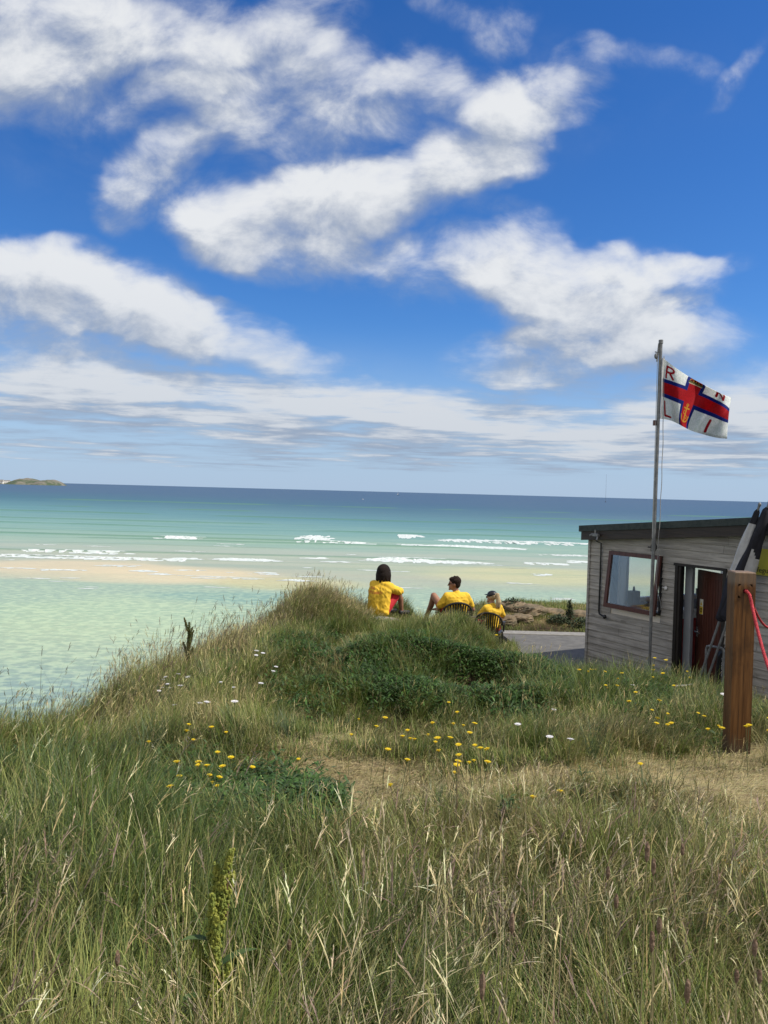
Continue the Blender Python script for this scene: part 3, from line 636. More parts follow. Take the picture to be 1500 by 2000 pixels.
# opening window: fixed frame, top-hung sash swung out
wfx = MB(); t_ = .035
wfx.box((WX0-.01, -.03, WZ1-t_), (WX1+.01, .10, WZ1)); wfx.box((WX0-.01, -.03, WZ0), (WX1+.01, .10, WZ0+.03)); wfx.box((WX0-.01, -.03, WZ0+.03), (WX0+t_, .10, WZ1-t_)); wfx.box((WX1-t_, -.03, WZ0+.03), (WX1+.01, .10, WZ1-t_))
win = wfx.build('window', darkw, hut)
SA = Matrix.Translation((0, -.036, WZ1-.004)) @ Matrix.Rotation(R(-6), 4, 'X')
sm_ = MB(); f2 = .062; Hs = WZ1-WZ0+.01
for lo, hi in (((WX0-.012, -.04, -f2), (WX1+.012, 0, 0)), ((WX0-.012, -.04, -Hs), (WX1+.012, 0, -Hs+f2+.01)), ((WX0-.012, -.04, -Hs+f2+.01), (WX0-.012+f2, 0, -f2)), ((WX1+.012-f2, -.04, -Hs+f2+.01), (WX1+.012, 0, -f2))): sm_.box(lo, hi, SA)
sm_.build('sash', redw, win)
sm_ = MB(); sm_.box((WX0-.012+f2, -.024, -Hs+f2+.01), (WX1+.012-f2, -.018, -f2), SA); sm_.build('pane', glass, win)
# door frame and door
mb = MB()
mb.box((DX0-.0, -.03, -.1), (DX0+.055, .12, DZ-.04)); mb.box((DX1-.055, -.03, -.1), (DX1, .12, DZ-.04)); mb.box((DX0-.02, -.04, DZ-.04), (DX1+.01, .12, DZ)); mb.box((DX0+.055, -.02, -.1), (DX0+.10, .0, DZ-.05))
mb.build('door_frame', darkw, hut)
mb = MB(); mb.bbox((DX0+.06, .13, -.0), (DX0+.19, .20, DZ-.02), .006); mb.build('inner_post', greyp, hut)
DA = Matrix.Translation((DX1-.06, .085, 0)) @ Matrix.Rotation(R(-20), 4, 'Z') ; DWd = .78
mb = MB(); mb.bbox((-DWd, 0, .02), (0, .042, DZ-.10), .004, DA)
for k in range(9): mb.box((-DWd+.10+k*.068, -.004, .12), (-DWd+.10+k*.068+.058, -.001, DZ-.2), DA)
door = mb.build('door', redw, hut)
mb = MB(); mb.tube([DA @ Vector(p) for p in ((-DWd+.055, -.002, .98), (-DWd+.055, -.05, .98), (-DWd+.075, -.056, .98), (-DWd+.20, -.056, .975))], .010, 8); mb.box((-DWd+.035, -.008, .90), (-DWd+.075, -.001, 1.05), DA)
mb.tube([DA @ Vector(p) for p in ((-DWd+.02, .043, .98), (-DWd+.02, .10, .98), (-DWd-.10, .10, .975))], .010, 8); mb.build('handle', chrome, door)
mb = MB(); mb.box((-DWd+.10, -.0065, 1.26), (-DWd+.19, -.0045, 1.49), DA); stc = mb.build('warning_label', mat('sticker_white', (.75, .74, .66), (.7, .7, .6), 5., .4), door)
mb = MB(); ye = mat('sticker_yellow', (.75, .52, .03), (.7, .48, .03), 5., .4); mb.box((-DWd+.105, -.0085, 1.265), (-DWd+.185, -.0067, 1.38), DA)
mb.add([DA @ Vector(p) for p in ((-DWd+.115, -.0088, 1.40), (-DWd+.175, -.0088, 1.40), (-DWd+.145, -.0088, 1.455))], [(0, 1, 2)]); mb.build('label_print', ye, stc)
mb = MB(); mb.tube([DA @ Vector((-DWd+.145+.028*math.cos(a), -.0095, 1.322+.032*math.sin(a))) for a in np.linspace(0, 2*math.pi, 14)], .004, 5); mb.box((-DWd+.138, -.0098, 1.29), (-DWd+.152, -.009, 1.35), DA); mb.build('label_symbol', blackp, stc)
for z in (.3, 1.0, 1.7): mb = MB(); mb.tube([DA @ Vector((.004, -.006, z-.05)), DA @ Vector((.004, -.006, z+.05))], .009, 8); mb.build('hinge', steel, door)
mb = MB(); mb.bbox((-DWd-.0, .005, 1.55), (-DWd+.03, -.02+.0, 1.64), .003, DA); mb.build('lock', chrome, door)
# conduit, lamp on the fascia, pipe end under the window, small vent cap
mb = MB(); mb.tube([(.30, -.15, 2.38), (.30, -.15, 2.25), (.31, -.05, 2.22), (.31, -.045, 1.7), (.305, -.045, 1.06), (.32, -.045, 1.01), (.44, -.06, .985), (.49, -.09, .99)], [.012]*3+[.014]*3+[.016, .022], 8); mb.ell((.49, -.09, .99), (.035, .035, .035)); mb.build('conduit', blackp, hut)
lamp = MB(); lamp.bbox((.24, -.23, 2.34), (.40, -.17, 2.385), .006); lamp.tube([(.32, -.2, 2.385), (.32, -.2, 2.45)], .014, 8); lamp.tube([(.26, -.2, 2.36), (.24, -.25, 2.35)], .015, 8); lamp.tube([(.38, -.2, 2.35), (.41, -.25, 2.28)], .015, 8); lamp.build('fascia_light', [steel], hut)
mb = MB(); mb.tube([(1.55, -.15, 2.46), (1.55, -.17, 2.30)], .007, 6); mb.tube([(1.56+.05*math.cos(a), -.17, 2.25+.06*math.sin(a)) for a in np.linspace(0, 2*math.pi, 16)], .012, 6); mb.tube([(1.52+.03*math.cos(a), -.15, 2.21+.04*math.sin(a)) for a in np.linspace(0, 5, 12)], .009, 6); mb.tube([(1.42, -.14, 2.24), (1.56, -.15, 2.24)], .012, 6); mb.build('cable_hook', blackp, hut)
mb = MB(); mb.ell((1.70, -.035, 1.62), (.03, .02, .03)); mb.tube([(1.63, -.03, 1.625), (1.70, -.03, 1.62)], .008, 6); mb.build('hose_fitting', whitep, hut)
mb = MB(); mb.box((-.012, -.036, -.2), (.035, -.0245, 2.26)); mb.box((-.012, -.0244, -.2), (-.001, .03, 2.26)); mb.build('corner_trim', sid, hut)
# yellow sign on the wall
sg = thing('wall_sign', 'yellow sign with black lettering on the hut wall behind the two furled flags', 'sign', tuple(HM @ Vector((2.97, -.04, 2.0))), HR)
sy = mat('sign_yellow', (.50, .44, .045), (.44, .39, .04), 3., .6); mb = MB(); mb.bbox((0, -.012, 0), (1.35, .012, .36), .004); mb.build('board', sy, sg)
TX = Matrix.Rotation(math.pi/2, 4, 'X'); blk = mat('print_black', (.02, .02, .02), None, 5., .6)
text_mb('Lifeguards', .105, Matrix.Translation((.215, -.0135, .035)) @ TX, blk, 'lettering', sg, .001)
# inside the hut
def dbox(name, label, cat, lo, hi, m, extra=None, group=None):
    c = ((lo[0]+hi[0])/2, (lo[1]+hi[1])/2, lo[2]); t = thing(name, label, cat, tuple(HM @ Vector(c)), HR, group)
    return t, c
t, c = dbox('desk', 'white work desk under the sea-facing window inside the hut', 'desk', (.12, .9, 0), (.75, 3.4, 0), None)
mb = MB(); mb.bbox((-.31, -1.25, .92), (.31, 1.25, .96), .005); mb.build('desktop', whitep, t)
for sx in (-.27, .27):
    for sy_ in (-1.2, 1.2): mb = MB(); mb.box((sx-.025, sy_-.025, 0), (sx+.025, sy_+.025, .919)); mb.build('leg', greyp, t)
mb = MB(); mb.box((-.30, -1.15, 1.0-.0), (-.25, 1.1, 1.13)); mb.box((-.30, -1.15, .961), (-.25, 1.1, .999)); mb.build('back_panel', greyp, t)
t, c = dbox('radio_set', 'grey radio box with a stubby aerial standing on the desk inside the hut window', 'radio', (.16, .78, .0), (.34, .93, 0), None)
t.location = tuple(HM @ Vector((.25, .83, .965))); mb = MB(); mb.bbox((-.07, -.09, 0), (.07, .09, .40), .008); mb.build('case', greyp, t); mb = MB(); mb.tube([(0, .0, .40), (0, 0, .45), (0, 0, .48)], [.022, .02, .008], 10); mb.build('aerial', blackp, t)
t = thing('laptop', 'pale closed laptop lying on the desk inside the hut window', 'laptop', tuple(HM @ Vector((.38, 1.25, .965))), HR); mb = MB(); mb.bbox((-.13, -.17, 0), (.13, .17, .02), .004); mb.build('base', greyp, t); mb = MB(); mb.bbox((-.125, -.165, .0205), (.125, .165, .032), .003); mb.build('screen_lid', whitep, t)
t = thing('red_box', 'red box with a white lid on the floor beside the hut desk', 'box', tuple(HM @ Vector((1.05, 1.0, .0))), HR)
rd = mat('red_plastic', (.42, .03, .03), (.36, .025, .025), 4., .45); mb = MB(); mb.bbox((-.2, -.25, .0), (.2, .25, 1.02), .01); mb.build('body', rd, t); mb = MB(); mb.bbox((-.205, -.255, 1.021), (.205, .255, 1.16), .01); mb.build('lid', whitep, t)
# things leaning and standing by the door
def hloc(x, y, z=.0): return tuple(HM @ Vector((x, y, z)))
board = thing('rescue_board_bag', 'black bag with white lettering down it, standing between the hut door and wooden post', 'bag', hloc(2.98, -.14, -.02), HR)
mb = MB(); prof_ = [(-.17, .0), (.17, .0), (.185, .25), (.185, .6), (.17, .87), (.10, .95), (-.10, .95), (-.17, .87), (-.185, .6), (-.185, .25)]
vs = [(x*1.0, -.075, z) for x, z in prof_]+[(x, .075, z) for x, z in prof_]+[(x*.8, -.1, .475+(z-.475)*.88) for x, z in prof_]
fs = [tuple(range(20, 30)), tuple(range(19, 9, -1))]
for i in range(10): j = (i+1) % 10; fs += [(i, j, 10+j, 10+i)][::1]; fs += [(20+i, 20+j, j, i)][::-1]
mb.add(vs, fs); mb.build('bag_body', blackp, board)
text_mb('LIFEGUARD', .052, Matrix.Translation((-.075, -.103, .82)) @ TX @ Matrix.Rotation(R(-90), 4, 'Z'), whitep, 'lettering', board, .001)
fr_t = thing('steel_frame', 'grey tubular frame standing in front of the open door of the hut', 'frame', hloc(2.80, -.26, .0), HR)
mb = MB(); pts = [(-.14, 0, 0), (-.14, 0, .88), (-.125, 0, .915), (-.09, 0, .93), (.11, 0, .935), (.14, 0, .925), (.15, 0, .89), (.15, 0, 0)]; mb.tube(pts, .019, 10); mb.build('hoop', steel, fr_t)
mb = MB(); mb.tube([(-.14, 0, .12), (.15, 0, .12)], .014, 8); mb.build('cross_bar', steel, fr_t)
# two furled quartered flags on poles leaning on the roof edge
def furled(b0, top, label, bands, bulge, seed):
    b0, top = Vector(b0), Vector(top); t = thing('furled_flag', label, 'flag', tuple(b0), 0, 'furled flags leaning on the hut')
    d = top-b0; mb = MB(); mb.tube([Vector((0, 0, 0)), d*.98], .0165, 10); mb.ell(d*.985, (.022, .022, .03)); mb.build('pole', steel, t)
    rs = random.Random(seed); n = 40; m = 18; vs = []; fs = []
    a = d.normalized(); u = a.cross(Vector((0, 1, 0))).normalized(); v = a.cross(u)
    for i in range(n+1):
        f = i/n; s0 = d*(.965-.52*f); r = .028+bulge*math.sin(min(f*1.15+.08, 1)*math.pi*.62)**1.2*.062
        if i in (0, n): r *= .45
        for k in range(m):
            th = 2*math.pi*k/m; rr = r*(1+.24*math.sin(3*th+f*5+seed)+.13*math.sin(7*th-f*9)); vs.append(s0+u*rr*math.cos(th)+v*rr*math.sin(th)*.75 - Vector((0, 0, .0)))
    cols = []
    for i in range(n):
        for k in range(m): j = (k+1) % m; fs.append((i*m+k, i*m+j, (i+1)*m+j, (i+1)*m+k)); cols.append(bands(i/n, k/m))
    fs += [tuple(range(m)), tuple(range((n+1)*m-1, n*m-1, -1))]; cols += [0, 0]
    q = MB(); q.v = vs; q.f = fs; q.mi = cols
    q.build('cloth', [mat('flag_black', (.014, .015, .022), (.02, .02, .03), 12., .8), mat('flag_white', (.52, .52, .52), (.44, .44, .45), 12., .8)], t, smooth=True)
    return t
ft = at(1486, 979, 10.22); fb_ = at(1394, 1352, 10.95); fb_.z = HZ0-.02
k_ = (at(1394, 1352, 10.95)-fb_)
b1 = Vector(hloc(2.50, -.38, -.02)); b2 = Vector(hloc(2.60, -.35, -.02))
furled(b1, ft, 'furled black and white flag on a leaning pole, the nearer the door of two', lambda f, k: 1 if .12 < f < .58 else 0, .8, 1)
furled(b2, at(1505, 975, 10.14), 'furled black and white flag on a leaning pole, at the very right edge', lambda f, k: 1 if (.34+.55*((k*1.0-.15) % 1)*.6 < f < .52+.5*((k+.35) % 1)*.75) and f < .82 else 0, 1.35, 4)
# ------------------------------------------------------------------ flagpole and flag
pb = at(1267, 1345, 11.8); pt = at(1291, 664, 11.8); pb = pb+(pb-pt).normalized()*.15; pb.z = max(pb.z, HZ0-.1)
pole = thing('flagpole', 'tall thin grey steel flagpole standing in front of the hut window', 'flagpole', tuple(pb)); dp = pt-pb; Lp_ = dp.length
j1 = (pt-at(1280, 1072, 11.8)).length/Lp_; j1 = 1-j1
mb = MB(); mb.tube([dp*0, dp*j1, dp*(j1+.004), dp*.995], [.022, .022, .027, .026], 14); mb.tube([dp*j1*.99, dp*(j1+.012)], .030, 14); mb.build('pole', steel, pole, smooth=False)
mb = MB(); mb.tube([dp*.99, dp*1.0], .034, 12); mb.tube([dp*.965+Vector((-.035, 0, 0)), dp*.965+Vector((-.085, 0, .01))], .009, 6); mb.ell(dp*.955+Vector((-.065, 0, 0)), (.03, .02, .045)); mb.tube([dp*.99+Vector((-.03, 0, 0)), dp*.94+Vector((-.05, 0, 0))], .012, 6); mb.build('pulley', steel, pole)
ck = (at(1282, 826, 11.8)-pb).length/Lp_; mb = MB(); mb.bbox((-.075, -.02, -.04), (-.03, .02, .04), .004, Matrix.Translation(dp*ck)); mb.build('cleat', mat('cleat_brown', (.16, .09, .08), None, 5., .5), pole)
mb = MB(); N_ = 40; pts = []
for i in range(N_+1):
    f = i/N_; q = dp*(.70-.44*f) if False else dp*(.955-.63*f); pts.append(q+Vector((.045+.03*math.sin(f*math.pi)+.004*math.sin(f*37), -.03, 0)))
e_ = pts[-1]; pts += [e_+Vector((.03, -.0, -.12)), e_+Vector((.10, .05, -.30)), e_+Vector((.13, .1, -.42))]
mb.tube(pts, .0055, 6); mb.tube([dp*.95+Vector((-.05, -.02, 0)), dp*.7+Vector((-.045, -.03, 0)), dp*.2+Vector((-.035, -.03, 0)), dp*.12+Vector((-.03, -.03, 0))], .004, 6)
mb.build('halyard', mat('rope_grey', (.34, .34, .33), (.25, .25, .24), 60., .8), pole)
def lag(x, xs, ys_):
    r = 0.
    for i, xi in enumerate(xs):
        t = ys_[i]
        for j, xj in enumerate(xs):
            if j != i: t = t*(x-xj)/(xi-xj)
        r = r+t
    return r
us = [0, .36, .56, 1.]; vs_ = [0, .336, .63, 1.]
CXp = [[1296,1344.7,1376.7,1428],[1293.5,1338,1372,1425.7],[1293,1329.7,1356,1423.6],[1291.5,1326.5,1343.6,1421]]
CYp = [[699,734.8,753,777],[739,754,768,798.8],[774,789,800,825.5],[818,828.7,838,856]]
nu, nv = 330, 230; U, Vv = np.meshgrid(np.linspace(0, 1, nu), np.linspace(0, 1, nv))
rowx = [lag(U, us, r) for r in CXp]; rowy = [lag(U, us, r) for r in CYp]
def rowmix(rows):
    r = 0
    for i in range(4):
        t = rows[i]
        for j in range(4):
            if j != i: t = t*(Vv-vs_[j])/(vs_[i]-vs_[j])
        r = r+t
    return r
PX = rowmix(rowx); PY = rowmix(rowy)
PX = PX + 2.5*np.sin(U*9+Vv*3)*sst(U, .7, 1)*.6; PY = PY + 2.*np.sin(U*14+1)*sst(U, .6, 1)*(Vv-.3)
Dp = 11.76 + .16*U - .10*np.sin((U*1.9-Vv*.55)*2*math.pi*.9)*sst(U, 0, .35) - .04*np.sin((U*3.1+Vv*.8)*2*math.pi)*sst(U, .2, .6) - .05*np.sin((U*6.3+Vv*2.2))*sst(U, .75, 1) + .035*np.sin(U*21+Vv*9)*sst(U, .8, 1)
cmn = np.array(CM); dx = (PX-750)/F; dy = (1000-PY)/F
W_ = cmn @ np.stack([dx.ravel(), dy.ravel(), -np.ones(dx.size)]); W_ = W_/W_[1]*Dp.ravel(); FP = W_.T+np.array([0, 0, EYE])
# pattern: white field, blue-edged red cross, letters, crown and anchor
u_, v_ = U, Vv
WHT = np.array(srgb(240,240,240)); BLU = np.array(srgb(20,46,140)); RED = np.array(srgb(196,22,36)); GLD = np.array(srgb(214,160,50)); DKR = np.array(srgb(120,18,26)); DKB = np.array(srgb(16,26,60))
colf = np.zeros(U.shape+(3,)); colf[:] = WHT
inb = ((u_ > .36) & (u_ < .56)) | ((v_ > .336) & (v_ < .63)); colf[inb] = BLU
inr = ((u_ > .397) & (u_ < .523)) | ((v_ > .395) & (v_ < .572)); colf[inr] = RED
AS = 1.35
def seg(x0, y0, x1, y1, w_, c):
    ax, ay = x0*AS, y0; bx, by = x1*AS, y1; L2 = (bx-ax)**2+(by-ay)**2
    t = np.clip(((u_*AS-ax)*(bx-ax)+(v_-ay)*(by-ay))/L2, 0, 1); d = np.hypot(u_*AS-ax-t*(bx-ax), v_-ay-t*(by-ay)); colf[d < w_] = c
def arc(cx, cy, rx, ry, a0, a1, w_, c, n=14):
    th = np.linspace(R(a0), R(a1), n)
    for p, q in zip(th[:-1], th[1:]): seg(cx+rx*math.cos(p), cy+ry*math.sin(p), cx+rx*math.cos(q), cy+ry*math.sin(q), w_, c)
LR = np.array(srgb(176,24,44)); lw = .020
seg(.09, .09, .09, .30, lw, LR); seg(.09, .09, .15, .09, lw, LR); arc(.15, .145, .045, .055, -90, 90, lw, LR); seg(.09, .20, .15, .20, lw, LR); seg(.14, .20, .20, .30, lw, LR)
seg(.71, .07, .71, .27, lw, LR); seg(.71, .07, .81, .27, lw, LR); seg(.81, .07, .81, .27, lw, LR)
seg(.06, .70, .06, .93, lw, LR); seg(.06, .93, .17, .93, lw, LR)
seg(.80, .70, .80, .93, lw, LR)
# crown
top = (u_ > .375) & (u_ < .55) & (v_ > .02) & (v_ < .31); colf[top & (v_ < .06)] = DKB
msk = ((((u_-.46)/.068)**2+((v_-.16)/.12)**2) < 1) & (v_ < .20); colf[msk] = DKR
arc(.46, .16, .066, .10, 180, 360, .006, GLD); arc(.46, .17, .03, .11, 180, 360, .005, GLD); seg(.46, .06, .46, .16, .006, GLD)
seg(.395, .20, .525, .20, .022, np.array(srgb(110,120,70))); seg(.395, .235, .525, .235, .012, np.array(srgb(214,205,180))); seg(.46, .03, .46, .065, .009, GLD); seg(.447, .045, .473, .045, .006, GLD)
# anchor
seg(.46, .62, .46, .885, .011, GLD); seg(.425, .655, .495, .655, .010, GLD); arc(.46, .605, .013, .018, 0, 360, .006, GLD); arc(.46, .80, .055, .085, 10, 170, .011, GLD); seg(.405, .80, .40, .775, .012, GLD); seg(.515, .80, .52, .775, .012, GLD)
arc(.452, .72, .022, .03, 60, 240, .006, GLD); arc(.468, .79, .022, .03, -120, 60, .006, GLD)
colf[(v_ > .94) & (u_ > .72) & ~inb] *= .82
base = np.array(pb); cl = attr_mat('flag_cloth', trans=.5, rough=.75)
q = grid_faces(nv, nu); nvv = len(FP); th_ = np.array([0, .003, 0])
Vf = np.vstack([FP, FP+th_])
flag = thing('flag', 'white flag with a blue-edged red cross, crown, anchor and red letters flying from the flagpole', 'flag', tuple(at(1293, 760, 11.76)))
np_mesh('cloth', Vf-np.array(flag.location), np.concatenate([q.ravel(), (q[:, ::-1]+nvv).ravel()]), np.arange(2*len(q))*4, cl, np.vstack([colf.reshape(-1, 3)]*2), smooth=True, parent=flag)
mb = MB(); edge = [Vector(FP[i*nu])-flag.location+Vector((-.006, 0, 0)) for i in range(0, nv, 12)]; mb.tube(edge, .012, 8); mb.build('hoist_band', mat('hoist_white', (.6, .6, .6), None, 5., .8), flag)
# ------------------------------------------------------------------ wooden post with red rope
px0 = at(1438, 1452, 5.6); gz_ = float(terr(px0.x, px0.y)); ptop = at(1449, 1116, 5.6)
def wood_mat():
    m = bpy.data.materials.new('stained_post'); m.use_nodes = True; b = NB(m.node_tree); p = b.n['Principled BSDF']; p.inputs['Roughness'].default_value = .6; p.inputs['Specular IOR Level'].default_value = .25
    o = b.new('ShaderNodeTexCoord').outputs['Object']
    wv = b.new('ShaderNodeTexWave', wave_type='BANDS', bands_direction='X'); wv.inputs['Scale'].default_value = 9.; wv.inputs['Distortion'].default_value = 7.; wv.inputs['Detail'].default_value = 4.; wv.inputs['Detail Scale'].default_value = 1.3
    b.l.new(b.mapping(o, scl=(1, 1, .10)), wv.inputs['Vector'])
    g1 = b.noise(b.mapping(o, scl=(40, 40, 2.2)), 1., 6, .65); g2 = b.noise(b.mapping(o, scl=(5, 5, 3.)), 1., 4, .6)
    c = b.mix(b.m('MULTIPLY', wv.outputs['Fac'], .6), (.150, .068, .022), (.225, .108, .036)); c = b.mix(b.ss(g1, .35, .7), c, b.mix(1., c, (.55, .5, .45), 'MULTIPLY'))
    c = b.mix(b.m('MULTIPLY', b.ss(g2, .46, .70), .8), c, (.05, .026, .012))
    zz = b.sep(o)[2]; g3 = b.noise(b.mapping(o, scl=(90, 90, 1.6)), 1., 5, .6)
    c = b.mix(b.m('MULTIPLY', b.ss(g3, .60, .66), .8), c, (.02, .012, .008))                      # drying cracks
    c = b.mix(b.m('MULTIPLY', b.ss(b.m('ADD', zz, b.m('MULTIPLY', g2, .16)), .26, .10), .6), c, (.10, .085, .065))      # splashed soil at the foot
    c = b.mix(b.m('MULTIPLY', b.ss(b.m('ADD', zz, b.m('MULTIPLY', g1, .05)), 1.245, 1.30), .5), c, (.24, .19, .14))     # greyed end grain
    b.l.new(c, p.inputs['Base Color']); bn = b.new('ShaderNodeBump'); bn.inputs['Strength'].default_value = .8; bn.inputs['Distance'].default_value = .004; b.l.new(g1, bn.inputs['Height']); b.l.new(bn.outputs[0], p.inputs['Normal']); return m
wm = wood_mat()
post = thing('wooden_post', 'thick square stained wooden post with a rope hole near its top', 'post', (px0.x, px0.y, gz_))
dpz = Vector((ptop.x-px0.x, .0, ptop.z-gz_)); hh_ = dpz.z; hs_ = .073
shp = Matrix(((1, 0, dpz.x/hh_, 0), (0, 1, 0, 0), (0, 0, 1, 0), (0, 0, 0, 1))) @ Matrix.Rotation(R(-4), 4, 'Z')
mb = MB()
hole = .19; hc = hh_-.135; hr_ = .017; n8 = 12    # front and back faces pierced by a round hole, with the bore between
for ysgn in (-1, 1):
    y_ = ysgn*hs_; ringv = [(hr_*math.cos(2*math.pi*k/n8), y_, hc+hr_*math.sin(2*math.pi*k/n8)) for k in range(n8)]
    outv = []
    for k in range(n8):
        th = 2*math.pi*k/n8; cx_, sx_ = math.cos(th), math.sin(th); s_ = .05/max(abs(cx_), abs(sx_)); outv.append((cx_*s_, y_, hc+sx_*s_))
    fs = [(k, (k+1) % n8, n8+(k+1) % n8, n8+k) for k in range(n8)]
    mb.add([shp @ Vector(p) for p in ringv+outv], fs)
    for lo, hi in (((-hs_, -.3), (hs_, hc-.05)), ((-hs_, hc+.05), (hs_, hh_-.006)), ((-hs_, hc-.05), (-.05, hc+.05)), ((.05, hc-.05), (hs_, hc+.05))):
        mb.add([shp @ Vector(p) for p in ((lo[0], y_, lo[1]), (hi[0], y_, lo[1]), (hi[0], y_, hi[1]), (lo[0], y_, hi[1]))], [(0, 1, 2, 3)])
for xs_ in (-1, 1): mb.add([shp @ Vector(p) for p in ((xs_*hs_, -hs_, -.3), (xs_*hs_, hs_, -.3), (xs_*hs_, hs_, hh_-.006), (xs_*hs_, -hs_, hh_-.006))], [(0, 1, 2, 3)])
i_ = hs_-.006; mb.add([shp @ Vector(p) for p in ((-hs_, -hs_, hh_-.006), (hs_, -hs_, hh_-.006), (hs_, hs_, hh_-.006), (-hs_, hs_, hh_-.006), (-i_, -i_, hh_), (i_, -i_, hh_), (i_, i_, hh_), (-i_, i_, hh_))], [(0,1,5,4),(1,2,6,5),(2,3,7,6),(3,0,4,7),(4,5,6,7)])
vsb = [shp @ Vector((hr_*math.cos(2*math.pi*k/n8), y_, hc+hr_*math.sin(2*math.pi*k/n8))) for y_ in (-hs_, hs_) for k in range(n8)]
mb.add(vsb, [(k, n8+k, n8+(k+1) % n8, (k+1) % n8) for k in range(n8)])
mb.build('timber', wm, post)
rope = thing('red_rope', 'thick red rope threaded through the wooden post and sagging to the right', 'rope', (px0.x, px0.y, gz_))
rm = mat('rope_red', (.52, .045, .06), (.36, .03, .04), 55., .8, .6, (1, 1, 1))
hw = shp @ Vector((0, 0, hc)); o_ = Vector((px0.x, px0.y, gz_))
fr0 = hw+Vector((0, -hs_-.012, 0))
def rope_pts(p0, p1, sag, n=26): return [p0.lerp(p1, i/n)+Vector((0, 0, -sag*4*(i/n)*(1-i/n))) for i in range(n+1)]
e1 = at(1506, 1318, 5.05)-o_
c1 = [hw+Vector((0, hs_+.03, 0)), hw, fr0, fr0+Vector((.012, -.018, -.02))]+rope_pts(fr0+Vector((.02, -.022, -.05)), e1, .035)[1:]
e1b = e1+Vector((.55, -.2, -.62)); c1 += rope_pts(e1, e1b, .06)[1:]+[e1b+Vector((.4, -.1, -.03)), e1b+Vector((1.3, .1, -.03))]
def twisted(mb, pts, r):
    P = [Vector(p) for p in pts]; out = []; 
    for k in range(3):
        q = []; L = 0
        for i, p in enumerate(P):
            if i: L += (P[i]-P[i-1]).length
            t = (P[min(i+1, len(P)-1)]-P[max(i-1, 0)]).normalized(); a = t.cross(Vector((0, 1, .01))).normalized(); b_ = t.cross(a); th = L*2*math.pi/.055+k*2.094
            q.append(p+(a*math.cos(th)+b_*math.sin(th))*r*.5)
        mb.tube(q, r*.58, 7)
def dense(pts, step=.008):
    out = [Vector(pts[0])]
    for a, b_ in zip(pts[:-1], pts[1:]):
        a, b_ = Vector(a), Vector(b_); n = max(1, int((b_-a).length/step)); out += [a.lerp(b_, i/n) for i in range(1, n+1)]
    return out
mb = MB(); twisted(mb, dense(c1), .0115)
bk0 = hw+Vector((0, hs_+.03, 0)); e2 = at(1506, 1226, 6.6)-o_
mid = at(1470, 1180, 5.75)-o_
c2 = [bk0, bk0+Vector((.02, .02, -.03)), mid]+rope_pts(mid, e2, .05)[1:]; e2b = e2+Vector((.9, .8, -.05)); c2 += rope_pts(e2, e2b, .12)[1:]; e2c = e2b+Vector((1.0, .5, -.6)); c2 += rope_pts(e2b, e2c, .1)[1:]
twisted(mb, dense(c2, .012), .0095); mb.build('strands', rm, rope, smooth=True)
# ------------------------------------------------------------------ people and chairs
yel = mat('yellow_shirt', (.78, .50, .04), (.70, .43, .03), 4., .85, .35, lo=.3, hi=.7); redc = mat('red_shorts', (.50, .02, .03), (.40, .015, .02), 6., .8, .2)
skin = mat('skin_tan', (.33, .165, .10), (.28, .135, .08), 9., .55); skin2 = mat('skin_fair', (.42, .24, .16), (.36, .19, .125), 9., .55)
hairb = mat('hair_dark', (.010, .007, .006), (.022, .014, .010), 30., .7, .5, (30, 30, 2), spec=.15); hairy = mat('hair_blond', (.66, .50, .28), (.34, .235, .12), 30., .6, .6, (34, 34, 2.)); hairm = mat('hair_brown_black', (.020, .013, .010), (.028, .018, .013), 40., .8, .6, spec=.12)
shoe = mat('shoe_dark', (.02, .02, .022), None, 6., .6)
V3 = Vector
def hand(mb, wr, dr, side, palm, curl=.5, s=1.):
    """five separate fingers: wr wrist, dr pointing direction, palm = normal of the palm, side = +1/-1 for the thumb's side"""
    wr, dr, palm = V3(wr), V3(dr).normalized(), V3(palm).normalized(); lat = dr.cross(palm).normalized()*side
    mb.cap(wr, .024*s, wr+dr*.05*s+lat*.012, .022*s, 8); mb.cap(wr, .024*s, wr+dr*.055*s-lat*.015, .022*s, 8); mb.cap(wr, .022*s, wr+dr*.08*s+lat*.014, .017*s, 8); mb.cap(wr, .022*s, wr+dr*.08*s-lat*.014, .017*s, 8)
    for k, (o, L) in enumerate(((.030, .068), (.010, .078), (-.011, .072), (-.031, .058))):
        p = wr+dr*.082*s+lat*o*s; d = dr.copy(); r = .0085*s
        for j, fr in enumerate((.45, .32, .23)):
            ax = (d+palm*curl*(.5+.35*j)).normalized(); q = p+ax*L*fr*s; mb.cap(p, r, q, r*.92, 8); p = q; r *= .92; d = ax
    p = wr+dr*.03*s+lat*.03*s; d = (dr+lat*.8+palm*.3).normalized(); q = p+d*.035*s; mb.cap(p, .011*s, q, .0095*s, 8); d2 = (dr+lat*.2+palm*.4).normalized(); mb.cap(q, .0095*s, q+d2*.03*s, .0085*s, 8)
